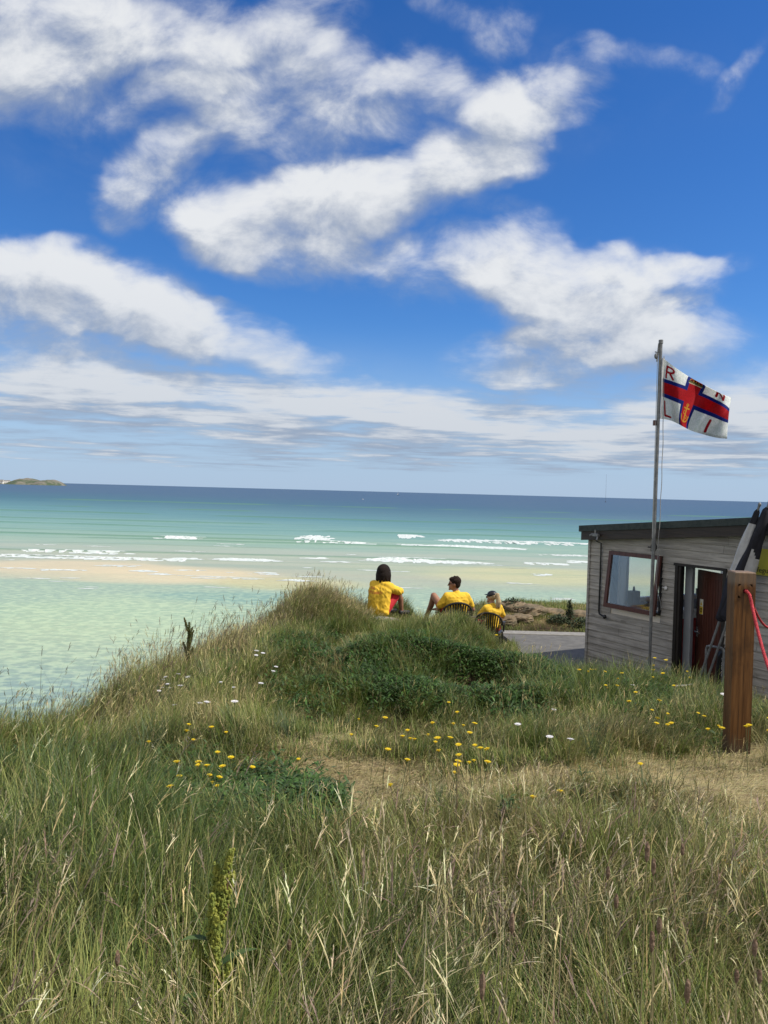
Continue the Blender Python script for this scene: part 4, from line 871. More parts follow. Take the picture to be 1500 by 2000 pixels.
def head(mb, c, f, r=.095):
    """skull, jaw, nose, lips, ears; c = centre, f = facing direction"""
    c, f = V3(c), V3(f).normalized(); up = V3((0, 0, 1)); sd = f.cross(up).normalized(); M = Matrix((sd, f, up)).transposed()
    mb.ell(c+up*.012, (r*.80, r*1.0, r*1.08), M, 16, 12); mb.ell(c+f*.03-up*.055, (r*.60, r*.68, r*.62), M, 14, 10)
    mb.ell(c+f*.088-up*.10, (.026, .020, .018), M, 8, 6)
    mb.cap(c+f*.095+up*.01, .008, c+f*.118-up*.028, .012, 8); mb.ell(c+f*.095-up*.062, (.024, .010, .007), M, 8, 6); mb.ell(c+f*.085+up*.028, (.05, .014, .010), M, 10, 6)
    for s_ in (-1, 1): mb.ell(c+sd*s_*r*.80-f*.008-up*.012, (.012, .020, .032), M, 8, 8); mb.ell(c+sd*s_*.032+f*.082+up*.008, (.013, .009, .009), M, 8, 6)
    return sd, up, M
def eyes(c, f, parent):
    c, f = V3(c), V3(f).normalized(); up = V3((0, 0, 1)); sd = f.cross(up).normalized()
    for s_ in (-1, 1): mb = MB(); mb.ell(c+sd*s_*.032+f*.088+up*.008, (.010, .006, .006), Matrix((sd, f, up)).transposed(), 8, 6); mb.build('eye', mat('eye_dark', (.05, .035, .03), None, 5., .2), parent)
# --- the one on the ground
gp = at(739, 1203, 12.9); w1z = gp.z-.02
w1 = thing('person', 'person with shoulder-length dark hair in a yellow shirt sitting on the grass hugging their knees', 'person', (gp.x, gp.y, w1z), R(-38))
mb = MB()
mb.cap((-.07,0,.12),.115,(.07,0,.12),.115); mb.cap((0,0,.12),.13,(0,.02,.40),.125); mb.cap((-.07,.03,.42),.10,(.07,.03,.42),.10); mb.cap((-.15,.06,.545),.06,(.15,.06,.545),.06); mb.cap((0,.04,.45),.11,(0,.07,.53),.08)
mb.cap((0,.08,.56),.052,(0,.105,.66),.048); hc1 = V3((0,.13,.745)); head(mb, hc1, (.12,1,.02))
for s_ in (-1, 1):
    mb.cap((s_*.16,.06,.54),.050,(s_*.225,.27,.43),.040); mb.cap((s_*.225,.27,.43),.040,(s_*.06,.46,.46),.027)
    hand(mb, (s_*.06,.46,.46), (-s_*.75,.35,.0), 1 if s_ > 0 else -1, (0,-.5,-1), .6)
    mb.cap((s_*.09,.03,.11),.085,(s_*.13,.36,.44),.058); mb.cap((s_*.13,.36,.44),.056,(s_*.125,.43,.28),.052); mb.cap((s_*.125,.44,.28),.052,(s_*.11,.50,.06),.034)
    mb.cap((s_*.11,.48,.045),.036,(s_*.13,.62,.035),.028); mb.cap((s_*.13,.62,.03),.026,(s_*.135,.68,.022),.02)
blob('body', mb, skin, w1, .011, 3)
mb = MB(); mb.cap((-.10,-.01,.10),.115,(.10,-.01,.10),.115); mb.cap((0,-.02,.12),.165,(0,.01,.38),.155); mb.cap((-.07,.0,.14),.14,(-.09,.02,.42),.125); mb.cap((.07,.0,.14),.14,(.09,.02,.42),.125); mb.cap((-.15,.055,.53),.082,(.15,.055,.53),.082); mb.cap((-.1,.03,.45),.12,(.1,.03,.45),.12); mb.cap((0,.06,.54),.085,(0,.08,.585),.07)
for s_ in (-1, 1): mb.cap((s_*.155,.055,.53),.080,(s_*.218,.25,.435),.072); mb.cap((s_*.218,.25,.435),.072,(s_*.20,.33,.43),.066)
sh1 = blob('shirt', mb, yel, w1, .012, 3)
mb = MB()
for s_ in (-1, 1): mb.cap((s_*.09,.02,.12),.108,(s_*.125,.27,.345),.088)
mb.cap((-.08,.0,.10),.12,(.08,.0,.10),.12); blob('shorts', mb, redc, w1, .013, 3)
mb = MB(); mb.ell(hc1+V3((0,-.022,.03)), (.112,.122,.118), None, 18, 12)
for k in range(26):
    a = math.pi*(k/25)*1.30-math.pi*.15; dx_, dy_ = math.cos(a), -math.sin(a); L = .15+.05*math.sin(k*1.7)+.03*math.cos(k*3.1)
    q1 = hc1+V3((dx_*.112, dy_*.10-.02, -.04)); mb.cap(hc1+V3((dx_*.088, dy_*.09-.012, .04)), .030, q1, .026, 8); mb.cap(q1, .026, hc1+V3((dx_*(.118+.02*math.sin(k*2.3)), dy_*.105-.022, -.0-L*.95)), .010, 8)
blob('hair', mb, hairb, w1, .009, 2)
for s_ in (-1, 1): mb = MB(); mb.cap((s_*.11,.475,.045),.042,(s_*.135,.66,.03),.034); blob('shoe', mb, shoe, w1, .01, 2)
eyes(hc1, (.12,1,.02), w1)
def wrap_text(body, size, cx, zz, shirt, parent, name, m_):
    cu = text_mb(body, size, TX, m_, name, parent, .0); me = cu.data
    dg = bpy.context.evaluated_depsgraph_get(); bv = BVHTree.FromPolygons([v.co for v in shirt.data.vertices], [tuple(p.vertices) for p in shirt.data.polygons])
    xs_ = [v.co.x for v in me.vertices]; w_ = (min(xs_)+max(xs_))/2
    for v in me.vertices:
        x, z = v.co.x-w_+cx, v.co.z+zz; h = bv.ray_cast(V3((x, -1, z)), V3((0, 1, 0))); y_ = h[0].y if h[0] else -.1; v.co = (x, y_-.004, z)
    return cu
rt = mat('print_red', (.50, .06, .04), (.55, .1, .06), 30., .8)
wrap_text('RNLI', .062, -.06, .475, sh1, sh1, 'lettering', rt); wrap_text('LIFEGUARD', .062, -.02, .405, sh1, sh1, 'lettering', rt)
# --- chairs
chm = mat('chair_resin', (.014, .014, .014), (.022, .022, .022), 10., .38)
def chair(label, loc, rz):
    t = thing('garden_chair', label, 'chair', loc, rz, 'black plastic garden chairs')
    mb = MB(); n = 9; vs = []; fs = []
    for i in range(n):
        y_ = -.20+.43*i/(n-1)
        for j in range(9): x = -.235+.47*j/8; vs.append((x, y_, .42+.012*math.cos(j/8*math.pi*2)+.02*(i/(n-1))**2))
    for a, b_, c_, d in grid_faces(n, 9): fs.append((int(a), int(b_), int(c_), int(d)))
    nb_ = len(vs); vs += [(x, y, z-.018) for x, y, z in vs]; fs += [tuple(nb_+i for i in f[::-1]) for f in fs]
    ring = [i for i in range(9)]+[i*9+8 for i in range(1, n)]+[(n-1)*9+i for i in range(7, -1, -1)]+[i*9 for i in range(n-2, 0, -1)]
    for a, b_ in zip(ring, ring[1:]+ring[:1]): fs.append((b_, a, nb_+a, nb_+b_))
    mb.add(vs, fs); mb.build('seat', chm, t)
    mb = MB()                                # rounded top rail, bottom rail and fanned slats
    top = [V3((.275*math.sin(a), -.235-.10*math.cos(a)*.9+.03, .615+.245*max(math.cos(a), -.2)**.75 if math.cos(a) > 0 else .615)) for a in np.linspace(-math.pi/2, math.pi/2, 19)]
    for a, b_ in zip(top[:-1], top[1:]):
        up = V3((0, 0, .03)); mb.tube([a, b_], .019, 8)
    mb.tube([(-.20,-.205,.445),(0,-.225,.445),(.20,-.205,.445)], .016, 8)
    for k in range(11):
        f = (k-5)/5; a = math.asin(max(-1, min(1, f*.86))); pt_ = V3((.275*math.sin(a), -.235-.09*math.cos(a)+.03, .615+.245*math.cos(a)**.75)); pb_ = V3((f*.175, -.212, .44))
        mid_ = (pt_+pb_)/2+V3((0, -.02, 0)); w_ = .0125; d_ = .005
        for p, q in ((pb_, mid_), (mid_, pt_)):
            mb.add([p+V3((-w_,-d_,0)), p+V3((w_,-d_,0)), p+V3((w_,d_,0)), p+V3((-w_,d_,0)), q+V3((-w_,-d_,0)), q+V3((w_,-d_,0)), q+V3((w_,d_,0)), q+V3((-w_,d_,0))], [(0,1,5,4),(1,2,6,5),(2,3,7,6),(3,0,4,7),(0,3,2,1),(4,5,6,7)])
    mb.build('backrest', chm, t)
    for s_ in (-1, 1):
        mb = MB(); P = [(s_*.272,-.215,.625),(s_*.285,-.05,.645),(s_*.285,.12,.64),(s_*.275,.20,.615)]
        for a, b_ in zip(P[:-1], P[1:]):
            a, b_ = V3(a), V3(b_); mb.add([a+V3((-.026,0,-.01)), a+V3((.026,0,-.01)), a+V3((.026,0,.01)), a+V3((-.026,0,.01)), b_+V3((-.026,0,-.01)), b_+V3((.026,0,-.01)), b_+V3((.026,0,.01)), b_+V3((-.026,0,.01))], [(0,1,5,4),(1,2,6,5),(2,3,7,6),(3,0,4,7),(0,3,2,1),(4,5,6,7)])
        mb.tube([(s_*.275,.19,.60),(s_*.262,.205,.42)], .018, 8); mb.build('armrest', chm, t)
        mb = MB(); mb.tube([(s_*.235,.20,.415),(s_*.265,.235,-.0)], [.026,.017], 8); mb.build('leg', chm, t)
        mb = MB(); mb.tube([(s_*.225,-.19,.42),(s_*.262,-.265,.0)], [.026,.017], 8); mb.build('leg', chm, t)
    return t
cz = float(terr(1.22, 13.85)); chp = at(887, 1172, 13.85)
cA = (chp.x, 13.85, chp.z-.87+.0)
chair('black plastic garden chair with a slatted back, occupied by the short-haired person', cA, R(10))
chq = at(962, 1199, 15.7); cB = (chq.x-.05, 15.7, chq.z-.80)
chair('black plastic garden chair with a slatted back, occupied by the person with a blond ponytail', cB, R(-14))
# --- sitter with short dark hair
m1 = thing('person', 'person with short dark hair and sunglasses in a garden chair, looking left, knees raised', 'person', cA, R(14))
mb = MB(); mb.cap((-.08,-.06,.53),.11,(.08,-.06,.53),.11); mb.cap((0,-.07,.55),.13,(0,-.13,.82),.13); mb.cap((-.08,-.12,.84),.10,(.08,-.12,.84),.10); mb.cap((-.18,-.12,.965),.062,(.18,-.12,.965),.062); mb.cap((0,-.13,.85),.12,(0,-.11,.96),.08)
mb.cap((0,-.11,.98),.058,(-.01,-.09,1.08),.054); hc2 = V3((-.03,-.075,1.175)); fd = V3((-.95,.42,-.05)); head(mb, hc2, fd, .1)
# left arm down along the rest, right arm on the armrest
mb.cap((-.19,-.12,.95),.054,(-.30,-.04,.72),.042); mb.cap((-.30,-.04,.72),.042,(-.29,.17,.68),.030); hand(mb, (-.29,.17,.68), (0,1,-.1), -1, (0,0,-1), .4)
mb.cap((.19,-.12,.95),.054,(.33,-.08,.71),.043); mb.cap((.33,-.08,.71),.042,(.27,.15,.68),.030); hand(mb, (.27,.15,.68), (-.1,1,-.1), 1, (0,0,-1), .4)
mb.cap((-.09,-.04,.52),.09,(-.27,.36,.90),.062); mb.cap((-.27,.36,.90),.060,(-.28,.46,.72),.056); mb.cap((-.28,.46,.72),.056,(-.33,.66,.42),.036); mb.cap((-.33,.66,.40),.038,(-.36,.80,.40),.03)
mb.cap((.09,-.04,.52),.09,(.02,.40,.72),.062); mb.cap((.02,.40,.72),.060,(-.03,.52,.56),.054); mb.cap((-.03,.52,.56),.054,(-.10,.68,.32),.036); mb.cap((-.10,.68,.30),.038,(-.13,.82,.30),.03)
blob('body', mb, skin, m1, .011, 3)
mb = MB(); mb.cap((-.09,-.07,.53),.125,(.09,-.07,.53),.125); mb.cap((0,-.08,.56),.16,(0,-.13,.82),.155); mb.cap((-.09,-.10,.6),.125,(-.11,-.13,.86),.12); mb.cap((.09,-.10,.6),.125,(.11,-.13,.86),.12); mb.cap((-.175,-.12,.95),.085,(.175,-.12,.95),.085); mb.cap((0,-.12,.96),.09,(0,-.105,1.01),.072); mb.cap((-.1,-.13,.90),.115,(.1,-.13,.90),.115)
for s_ in (-1, 1): mb.cap((s_*.18,-.12,.945),.084,(s_*.29,-.085,.79),.070)
blob('shirt', mb, yel, m1, .012, 3)
mb = MB(); mb.cap((-.09,-.03,.53),.108,(-.20,.20,.75),.082); mb.cap((.09,-.03,.53),.108,(.05,.26,.65),.082); mb.cap((-.09,-.06,.51),.12,(.09,-.06,.51),.12); blob('shorts', mb, redc, m1, .013, 3)
up = V3((0, 0, 1)); f_ = fd.normalized(); sd = f_.cross(up).normalized(); Mh = Matrix((sd, f_, up)).transposed()
mb = MB(); mb.ell(hc2-f_*.020+up*.045, (.092,.104,.094), Mh, 18, 12); mb.ell(hc2-f_*.052-up*.005, (.080,.062,.082), Mh, 14, 10); mb.ell(hc2+f_*.055+up*.085, (.065,.045,.035), Mh, 12, 8)
for k in range(30):
    a = random.uniform(0, 2*math.pi); e = random.uniform(.3, 1.4); n3 = sd*math.cos(a)*math.cos(e)+f_*math.sin(a)*math.cos(e)+up*math.sin(e); p = hc2-f_*.015+up*.04+n3*.09; mb.cap(p, .014, p+n3*.018+f_*.006, .006, 6)
blob('hair', mb, hairm, m1, .008, 1)
mb = MB()
for s_ in (-1, 1): mb.ell(hc2+sd*s_*.036+f_*.096+up*.006, (.028, .008, .020), Mh, 10, 8); mb.tube([hc2+sd*s_*.062+f_*.09+up*.012, hc2+sd*s_*.084+f_*.0+up*.008], .004, 6)
mb.tube([hc2+sd*.012+f_*.102+up*.012, hc2-sd*.012+f_*.102+up*.012], .004, 6); mb.build('sunglasses', blackp, m1)
mb = MB(); mb.cap((-.33,.64,.395),.044,(-.37,.84,.385),.036); blob('shoe', mb, shoe, m1, .01, 2); mb = MB(); mb.cap((-.10,.66,.295),.044,(-.14,.86,.285),.036); blob('shoe', mb, shoe, m1, .01, 2)
# footrest rock for his feet and hers
# --- sitter with blond ponytail
w2 = thing('person', 'person with a blond ponytail and a dark cap, yellow shirt, sitting in a garden chair', 'person', cB, R(18)); w2.scale = (1.05,)*3
mb = MB(); mb.cap((-.08,-.04,.53),.105,(.08,-.04,.53),.105); mb.cap((0,-.05,.55),.118,(0,-.10,.80),.11); mb.cap((-.07,-.10,.80),.09,(.07,-.10,.80),.09); mb.cap((-.145,-.10,.905),.052,(.145,-.10,.905),.052); mb.cap((0,-.1,.82),.1,(0,-.09,.91),.07)
mb.cap((0,-.09,.92),.047,(0,-.06,1.01),.044); hc3 = V3((.0,-.045,1.095)); fd3 = V3((-.55,.83,-.05)); head(mb, hc3, fd3, .092)
for s_ in (-1, 1):
    mb.cap((s_*.155,-.10,.895),.044,(s_*.27,-.03,.70),.036); mb.cap((s_*.27,-.03,.70),.036,(s_*.275,.17,.675),.026); hand(mb, (s_*.275,.17,.675), (0,1,-.1), s_, (0,0,-1), .4, .9)
    mb.cap((s_*.09,-.02,.52),.085,(s_*.12,.40,.53),.056); mb.cap((s_*.12,.40,.53),.054,(s_*.13,.44,.34),.050); mb.cap((s_*.13,.44,.34),.05,(s_*.13,.48,.08),.033); mb.cap((s_*.13,.48,.05),.034,(s_*.14,.62,.035),.026)
blob('body', mb, skin2, w2, .011, 3)
mb = MB(); mb.cap((-.08,-.05,.53),.12,(.08,-.05,.53),.12); mb.cap((0,-.06,.56),.142,(0,-.10,.80),.132); mb.cap((-.08,-.10,.82),.11,(.08,-.10,.82),.11); mb.cap((-.14,-.10,.895),.072,(.14,-.10,.895),.072); mb.cap((0,-.1,.9),.078,(0,-.085,.945),.062)
for s_ in (-1, 1): mb.cap((s_*.145,-.10,.89),.072,(s_*.245,-.05,.745),.058)
blob('shirt', mb, yel, w2, .012, 3)
mb = MB()
for s_ in (-1, 1): mb.cap((s_*.09,-.02,.53),.10,(s_*.115,.26,.54),.078)
mb.cap((-.09,-.05,.51),.115,(.09,-.05,.51),.115); blob('shorts', mb, redc, w2, .013, 3)
f_ = fd3.normalized(); sd = f_.cross(up).normalized(); Mh = Matrix((sd, f_, up)).transposed()
mb = MB(); mb.ell(hc3-f_*.018+up*.028, (.086,.100,.092), Mh, 16, 12); mb.cap(hc3-f_*.085+up*.045, .036, hc3-f_*.135+up*.055, .034); tp = hc3-f_*.13+up*.05
for k in range(9):
    a = k*.7; o_2 = sd*.018*math.cos(a)+f_*.018*math.sin(a); mb.cap(tp+o_2, .020, tp+o_2*1.8-f_*.03-up*.14, .020, 8); mb.cap(tp+o_2*1.8-f_*.03-up*.14, .020, tp+o_2*2.2-f_*.012-up*(.25+.02*math.sin(k*2.)), .008, 8)
blob('hair', mb, hairy, w2, .008, 1)
mb = MB(); mb.ell(hc3-f_*.010+up*.048, (.091,.103,.082), Mh, 16, 12); mb.ell(hc3+f_*.105+up*.045, (.062,.055,.010), Mh, 14, 6); blob('cap', mb, blackp, w2, .009, 2)
mb = MB()
for s_ in (-1, 1): mb.ell(hc3+sd*s_*.034+f_*.090+up*.004, (.026, .008, .018), Mh, 10, 8)
mb.tube([hc3+sd*.07+f_*.08+up*.012, hc3+sd*.03+f_*.098+up*.010, hc3-sd*.03+f_*.098+up*.010, hc3-sd*.07+f_*.08+up*.012], .004, 6); mb.build('sunglasses', blackp, w2)
for s_ in (-1, 1): mb = MB(); mb.cap((s_*.13,.47,.05),.042,(s_*.14,.64,.04),.034); blob('shoe', mb, shoe, w2, .01, 2)
# ------------------------------------------------------------------ rocks
def rock(name, label, cat, px, py, Yd, size, m, sink=.3, group=None, seed=0, ry=0.):
    p = at(px, py, Yd); g0 = float(terr(p.x, p.y)); t = thing(name, label, cat, (p.x, p.y, g0), ry, group)
    n, k = 30, 20; th = np.linspace(0, 2*math.pi, n, endpoint=False); ph = np.linspace(-math.pi/2, math.pi/2, k)
    T, Pp = np.meshgrid(th, ph); dirx = np.cos(Pp)*np.cos(T); diry = np.cos(Pp)*np.sin(T); dirz = np.sin(Pp)
    q = 3.2; nrm = (np.abs(dirx)**q+np.abs(diry)**q+np.abs(dirz)**q)**(1/q)
    r_ = (1+.55*(fbm(dirx*1.6+seed, diry*1.6+dirz*1.9+seed*2, 1.3, 4)-.5)+.22*(fbm(dirx*6+seed, diry*6+dirz*7, 1., 3)-.5))/nrm
    vs = np.stack([dirx*r_*size[0], diry*r_*size[1], dirz*r_*size[2]+size[2]*(1-sink*2)*.5], -1).reshape(-1, 3)
    fs = []
    for i in range(k-1):
        for j in range(n): a = i*n+j; b_ = i*n+(j+1) % n; fs.append((a, b_, b_+n, a+n))
    q_ = MB(); q_.add([tuple(v) for v in vs], fs); o = q_.build('stone', m, t, smooth=False); return t
stm = mat('grey_stone', (.30, .28, .25), (.20, .185, .16), 7., .95, .6); sdm = mat('sandy_rock', (.21, .155, .095), (.095, .08, .05), 3.2, .95, .8, (1, 1, 3)); wst = mat('pale_stone', (.52, .50, .46), (.40, .38, .35), 8., .9, .4)
slab = at(752, 1212, 12.35); t = rock('stone_slab', 'flat pale grey stone slab lying in the grass behind the person sitting on the ground', 'stone', 752, 1212, 12.35, (.235, .20, .05), stm, seed=3, ry=R(12)); t.location.z = slab.z-.02
for i, (px, py, Yd, sz, lb) in enumerate([
    (985, 1224, 18.0, (.28, .26, .16), 'rounded sandy boulder nearest the person with the ponytail'),
    (1038, 1214, 18.6, (.36, .28, .17), 'flat-topped sandy boulder below the grassy hump'),
    (1020, 1226, 18.2, (.26, .25, .10), 'low pale rock ledge below the flat-topped boulder'),
    (1075, 1210, 19.0, (.30, .28, .14), 'sandy boulder left of the dark little bush'),
    (1135, 1212, 19.0, (.38, .33, .20), 'rounded orange sandy boulder beside the corner of the hut'),
    (1100, 1224, 18.4, (.22, .2, .09), 'small brown rock under the dark little bush'),
    (1000, 1212, 18.9, (.3, .3, .13), 'small sandy rock directly under the left end of the grassy hump')]):
    rock('boulder', lb, 'rock', px, py, Yd, sz, sdm, .3, 'sandy boulders on the bank beyond the path', 5+i*3.3, i*.7)
for i in range(9):
    px, py = [(1053,1292),(1062,1297),(1068,1300),(1074,1303),(1058,1295),(1079,1307),(1066,1306),(1073,1298),(1082,1312)][i]
    x, y, z = hit(px, py, 0., 9.)
    t = thing('pebble', 'small whitish stone at the left edge of the tarmac path', 'stone', (x, y, z+.02), i*.9, 'whitish stones by the path')
    q_ = MB(); q_.ell((0, 0, .01), (.045+.02*random.random(), .035, .028), None, 8, 6, .14); q_.build('stone', wst, t)
x, y, z = hit(1330, 1350, .12, 6.5); t = thing('driftwood_stick', 'pale bleached stick lying on the weeds in front of the hut door', 'stick', (x, y, z+.16), 0); q_ = MB(); q_.tube([(-.10,0,0),(-.03,.01,.012),(.04,.0,.02),(.12,.02,.03)], [.008,.010,.009,.005], 7); q_.build('stick', wst, t)
# ------------------------------------------------------------------ grass
GM = attr_mat('grass_blades', rough=.55, trans=.32, spec=.3); DM = attr_mat('dry_stems', rough=.75, trans=.22, spec=.15)
class Acc:
    def __init__(s): s.V = []; s.L = []; s.S = []; s.C = []; s.nv = 0; s.nl = 0
    def ribbons(s, P, az, th0, th1, L, Wd, col, segs=4, twist=None, prof=None, tipcol=None):
        """curved tapering ribbons; az = lean azimuth, th0..th1 = angle from the vertical along the ribbon"""
        n = len(P); t = np.linspace(0, 1, segs+1); pos = P.copy(); pts = [pos]
        la = np.stack([np.cos(az), np.sin(az)], 1)
        for k in range(segs):
            th = th0+(th1-th0)*(t[k]+t[k+1])/2; d = np.concatenate([la*np.sin(th)[:, None], np.cos(th)[:, None]], 1); pos = pos+d*(L/segs)[:, None]; pts.append(pos)
        wa = az+math.pi/2 if twist is None else twist; wv = np.stack([np.cos(wa), np.sin(wa), np.zeros(n)], 1)
        verts = []; cols = []
        for k in range(segs+1):
            f = (1-t[k]**2)*(.55+.45*min(1, t[k]*5)) if prof is None else prof[k]
            cc = col if tipcol is None else col*(1-t[k]**1.5)+tipcol*t[k]**1.5
            if k < segs: o = wv*(Wd*f*.5)[:, None]; verts += [pts[k]-o, pts[k]+o]; cols += [cc, cc]
            else: verts.append(pts[k]); cols.append(cc)
        m = 2*segs+1; V = np.stack(verts, 1).reshape(-1, 3); Cc = np.stack(cols, 1).reshape(-1, 3)
        base = s.nv+np.arange(n)*m; f = []
        for k in range(segs-1): f += [base+2*k, base+2*k+1, base+2*k+3, base+2*k+2]
        lo = np.stack(f+[base+2*segs-2, base+2*segs-1, base+2*segs], 1)
        cnt = np.array([0]+[4]*(segs-1)+[3]); st0 = np.cumsum(cnt)[:-1]
        s.S.append((s.nl+np.arange(n)[:, None]*lo.shape[1]+st0[None, :]).ravel()); s.L.append(lo.ravel()); s.V.append(V); s.C.append(Cc); s.nv += len(V); s.nl += lo.size
        return pts[-1], th1
    def obj(s, name, m, label, cat):
        o = np_mesh(name, np.vstack(s.V), np.concatenate(s.L), np.concatenate(s.S), m, np.vstack(s.C))
        return tag(o, label, cat, kind='stuff')
def scatter(n, y0, y1, dens=None, margin=1.3, pw=1.):
    """points on the dune inside the wedge in front of the viewer, evenly per area with the given keep probability"""
    out = []
    got = 0
    while got < n:
        k = int(n*2.2)+1000; y = np.sqrt(rng.random(k)*(y1**2-y0**2)+y0**2) if pw == 1. else y0+(y1-y0)*rng.random(k)
        x = (rng.random(k)*2-1)*(.52*y+margin)
        keep = np.ones(k, bool)
        e = pl_dist(x, y, EDGE); keep &= e < .7
        p = pl_dist(x, y, PATH); keep &= ~((p > .12) & (y < 17.1))
        keep &= ~((np.abs(x-px0.x) < .085) & (np.abs(y-px0.y) < .085))
        keep &= rng.random(k) > 1.5*gau(x, y, .95, 7.6, .38, .27, 15)
        if dens is not None: keep &= rng.random(k) < dens(x, y)
        x, y = x[keep], y[keep]; out.append(np.stack([x, y], 1)); got += len(x)
        if len(x) == 0: break
    q = np.vstack(out)[:n]; z = terr(q[:, 0], q[:, 1]); return np.column_stack([q, z-.015])
def people_mask(x, y):          # short grass where the people sit so that they stay in view
    return 1-.62*np.clip(gau(x, y, gp.x+.12, 12.3, .5, 1.1)+1.1*gau(x, y, 1.2, 12.9, .9, .8)+.7*gau(x, y, 2.2, 14.6, .5, 1.2), 0, 1)
def vary(c, n, a=.14, hue=.07):
    c = np.array(c); v = 1+rng.normal(0, a, (n, 1)); h = 1+rng.normal(0, hue, (n, 3)); return np.clip(c*v*h, .004, .9)
def colmix(n, cols, wts):
    cols = np.array(cols); w_ = np.stack(wts, 1); w_ = w_/w_.sum(1, keepdims=True); cum = w_.cumsum(1); r_ = rng.random((n, 1)); idx = (r_ > cum).sum(1).clip(0, len(cols)-1); return cols[idx]
WIND = R(5)                      # stems lean to the right and slightly away
def wind_az(P, spread=.9):
    n = len(P); a = (fbm(P[:, 0]+5, P[:, 1], .9, 3)-.5)*8.0; return WIND+a+rng.normal(0, spread, n)
G1, G2, G3, G4 = (.118, .160, .031), (.172, .206, .046), (.062, .106, .024), (.27, .29, .09)
S1, S2, S3 = (.58, .48, .26), (.42, .345, .17), (.68, .59, .38); OL = (.27, .25, .10); BL = (.105, .142, .070)
green = Acc()
def add_green(n, y0, y1, hmul=1., w0=.0036, segs=4):
    P = scatter(n, y0, y1, lambda x, y: np.clip(1.06-.94*f_bare(x, y), .03, 1)*(.35+.65*sst(fbm(x*2.3+11, y*2.3, 1., 3), .25, .5)))
    x, y = P[:, 0], P[:, 1]; ba, stw, lu = f_bare(x, y), f_straw(x, y), f_lush(x, y); tuft = fbm(x+3, y+8, 3.2, 3); n = len(P)
    L = (.17+.20*tuft+.10*lu+.06*stw)*(1-.72*ba)*rng.uniform(.55, 1.25, n)*people_mask(x, y)*hmul*(1-.32*sst(y, 6.5, 9.5))*(1-.72*f_low(x, y))*(1-.16*sst(y, 3, 4.5))
    cl_ = fbm(x*1.0+50, y*1.0, 3.4, 2); L = L*(.62+.85*sst(cl_, .35, .68)); az = wind_az(P, 1.5); th0 = np.abs(rng.normal(.15, .18, n))+.25*ba; th1 = th0+np.abs(rng.normal(.95, .5, n))
    c = colmix(n, [G1, G2, G3, G4, OL, S2, BL], [.9*np.ones(n), .8-.6*lu, .25+2.2*lu, .30-.2*lu, .30+1.6*stw*(1-lu), .08+1.2*stw*(1-.8*lu)+1.8*ba, .12+1.1*lu])
    c = vary(c, n, .27, .07)*(.78+.5*fbm(x*1.0+90, y*1.0, 2.2, 3))[:, None]; tip = c*1.15+np.array((.035, .028, .006))
    green.ribbons(P, az, th0, th1, L, w0*rng.uniform(.7, 1.5, n)*(1+.055*y), c, segs, tipcol=tip)
add_green(56000, .9, 3.0, .98, .0038, 5); add_green(100000, 2.8, 6.2); add_green(115000, 6.0, 11.5); add_green(80000, 11, 15.5); add_green(42000, 16.8, 22., .85)
# drooping fine leaves in arching tussocks
def tussocks(k, y0, y1, per, Lm, col, spread=.10):
    Q = scatter(k, y0, y1, lambda x, y: np.clip(1-1.3*f_bare(x, y), 0, 1)); n = k*per; idx = np.repeat(np.arange(len(Q)), per); n = len(idx)
    a = rng.random(n)*2*math.pi; r_ = np.abs(rng.normal(0, spread, n)); P = Q[idx]+np.stack([np.cos(a)*r_, np.sin(a)*r_, np.zeros(n)], 1); P[:, 2] = terr(P[:, 0], P[:, 1])-.01
    az = a+rng.normal(0, .5, n); bend = np.repeat(rng.uniform(.6, 1.7, len(Q)), per); az = np.where(rng.random(n) < .55, wind_az(P, .5), az)
    ct = np.array(col)[rng.integers(0, len(col), len(Q))][idx]; c = vary(ct, n, .15, .05); y = P[:, 1]
    green.ribbons(P, az, np.abs(rng.normal(.12, .12, n)), bend*rng.uniform(.7, 1.3, n), Lm*rng.uniform(.55, 1.2, n)*people_mask(P[:, 0], y)*(1-.55*f_low(P[:, 0], y)), .0034*rng.uniform(.7, 1.3, n)*(1+.055*y), c, 5, tipcol=c*1.2+np.array((.03, .022, .006)))
tussocks(210, 1.1, 3.6, 130, .46, [G2, G4, G3, (.09, .12, .04)]); tussocks(360, 3.4, 8., 90, .36, [G1, G2, OL, BL]); tussocks(420, 8., 15., 60, .32, [G1, G2, OL, G3])
green.obj('grass', GM, 'long green and olive dune grass covering the slope and mound', 'grass')
# small broad-leaved weeds in the lush patches
herb = Acc()
def add_herb(n, y0, y1):
    P = scatter(n, y0, y1, lambda x, y: np.clip(f_lush(x, y)*1.6-.45, 0, 1)); n = len(P); k = 5; idx = np.repeat(np.arange(n), k); m = len(idx)
    Q = P[idx].copy(); Q[:, 2] += rng.uniform(.01, .17, m)*(1-.2*(Q[:, 1] > 9))*people_mask(Q[:, 0], Q[:, 1]); Q[:, :2] += rng.normal(0, .018, (m, 2))
    az = rng.random(m)*2*math.pi; c = vary(colmix(m, [(.056, .120, .024), (.080, .150, .034), (.090, .140, .058), (.044, .090, .022)], [np.ones(m)]*4), m, .2, .05)
    herb.ribbons(Q, az, rng.uniform(.5, 1.1, m), rng.uniform(1.2, 2.0, m), rng.uniform(.03, .075, m), rng.uniform(.010, .020, m), c, 3, prof=[.35, 1., .8, 0])
add_herb(16000, 1.2, 4.5); add_herb(26000, 4., 10.); add_herb(3000, 10., 15.)
herb.obj('low_weeds', GM, 'dark green broad-leaved weeds growing thickly among the grass', 'weeds')
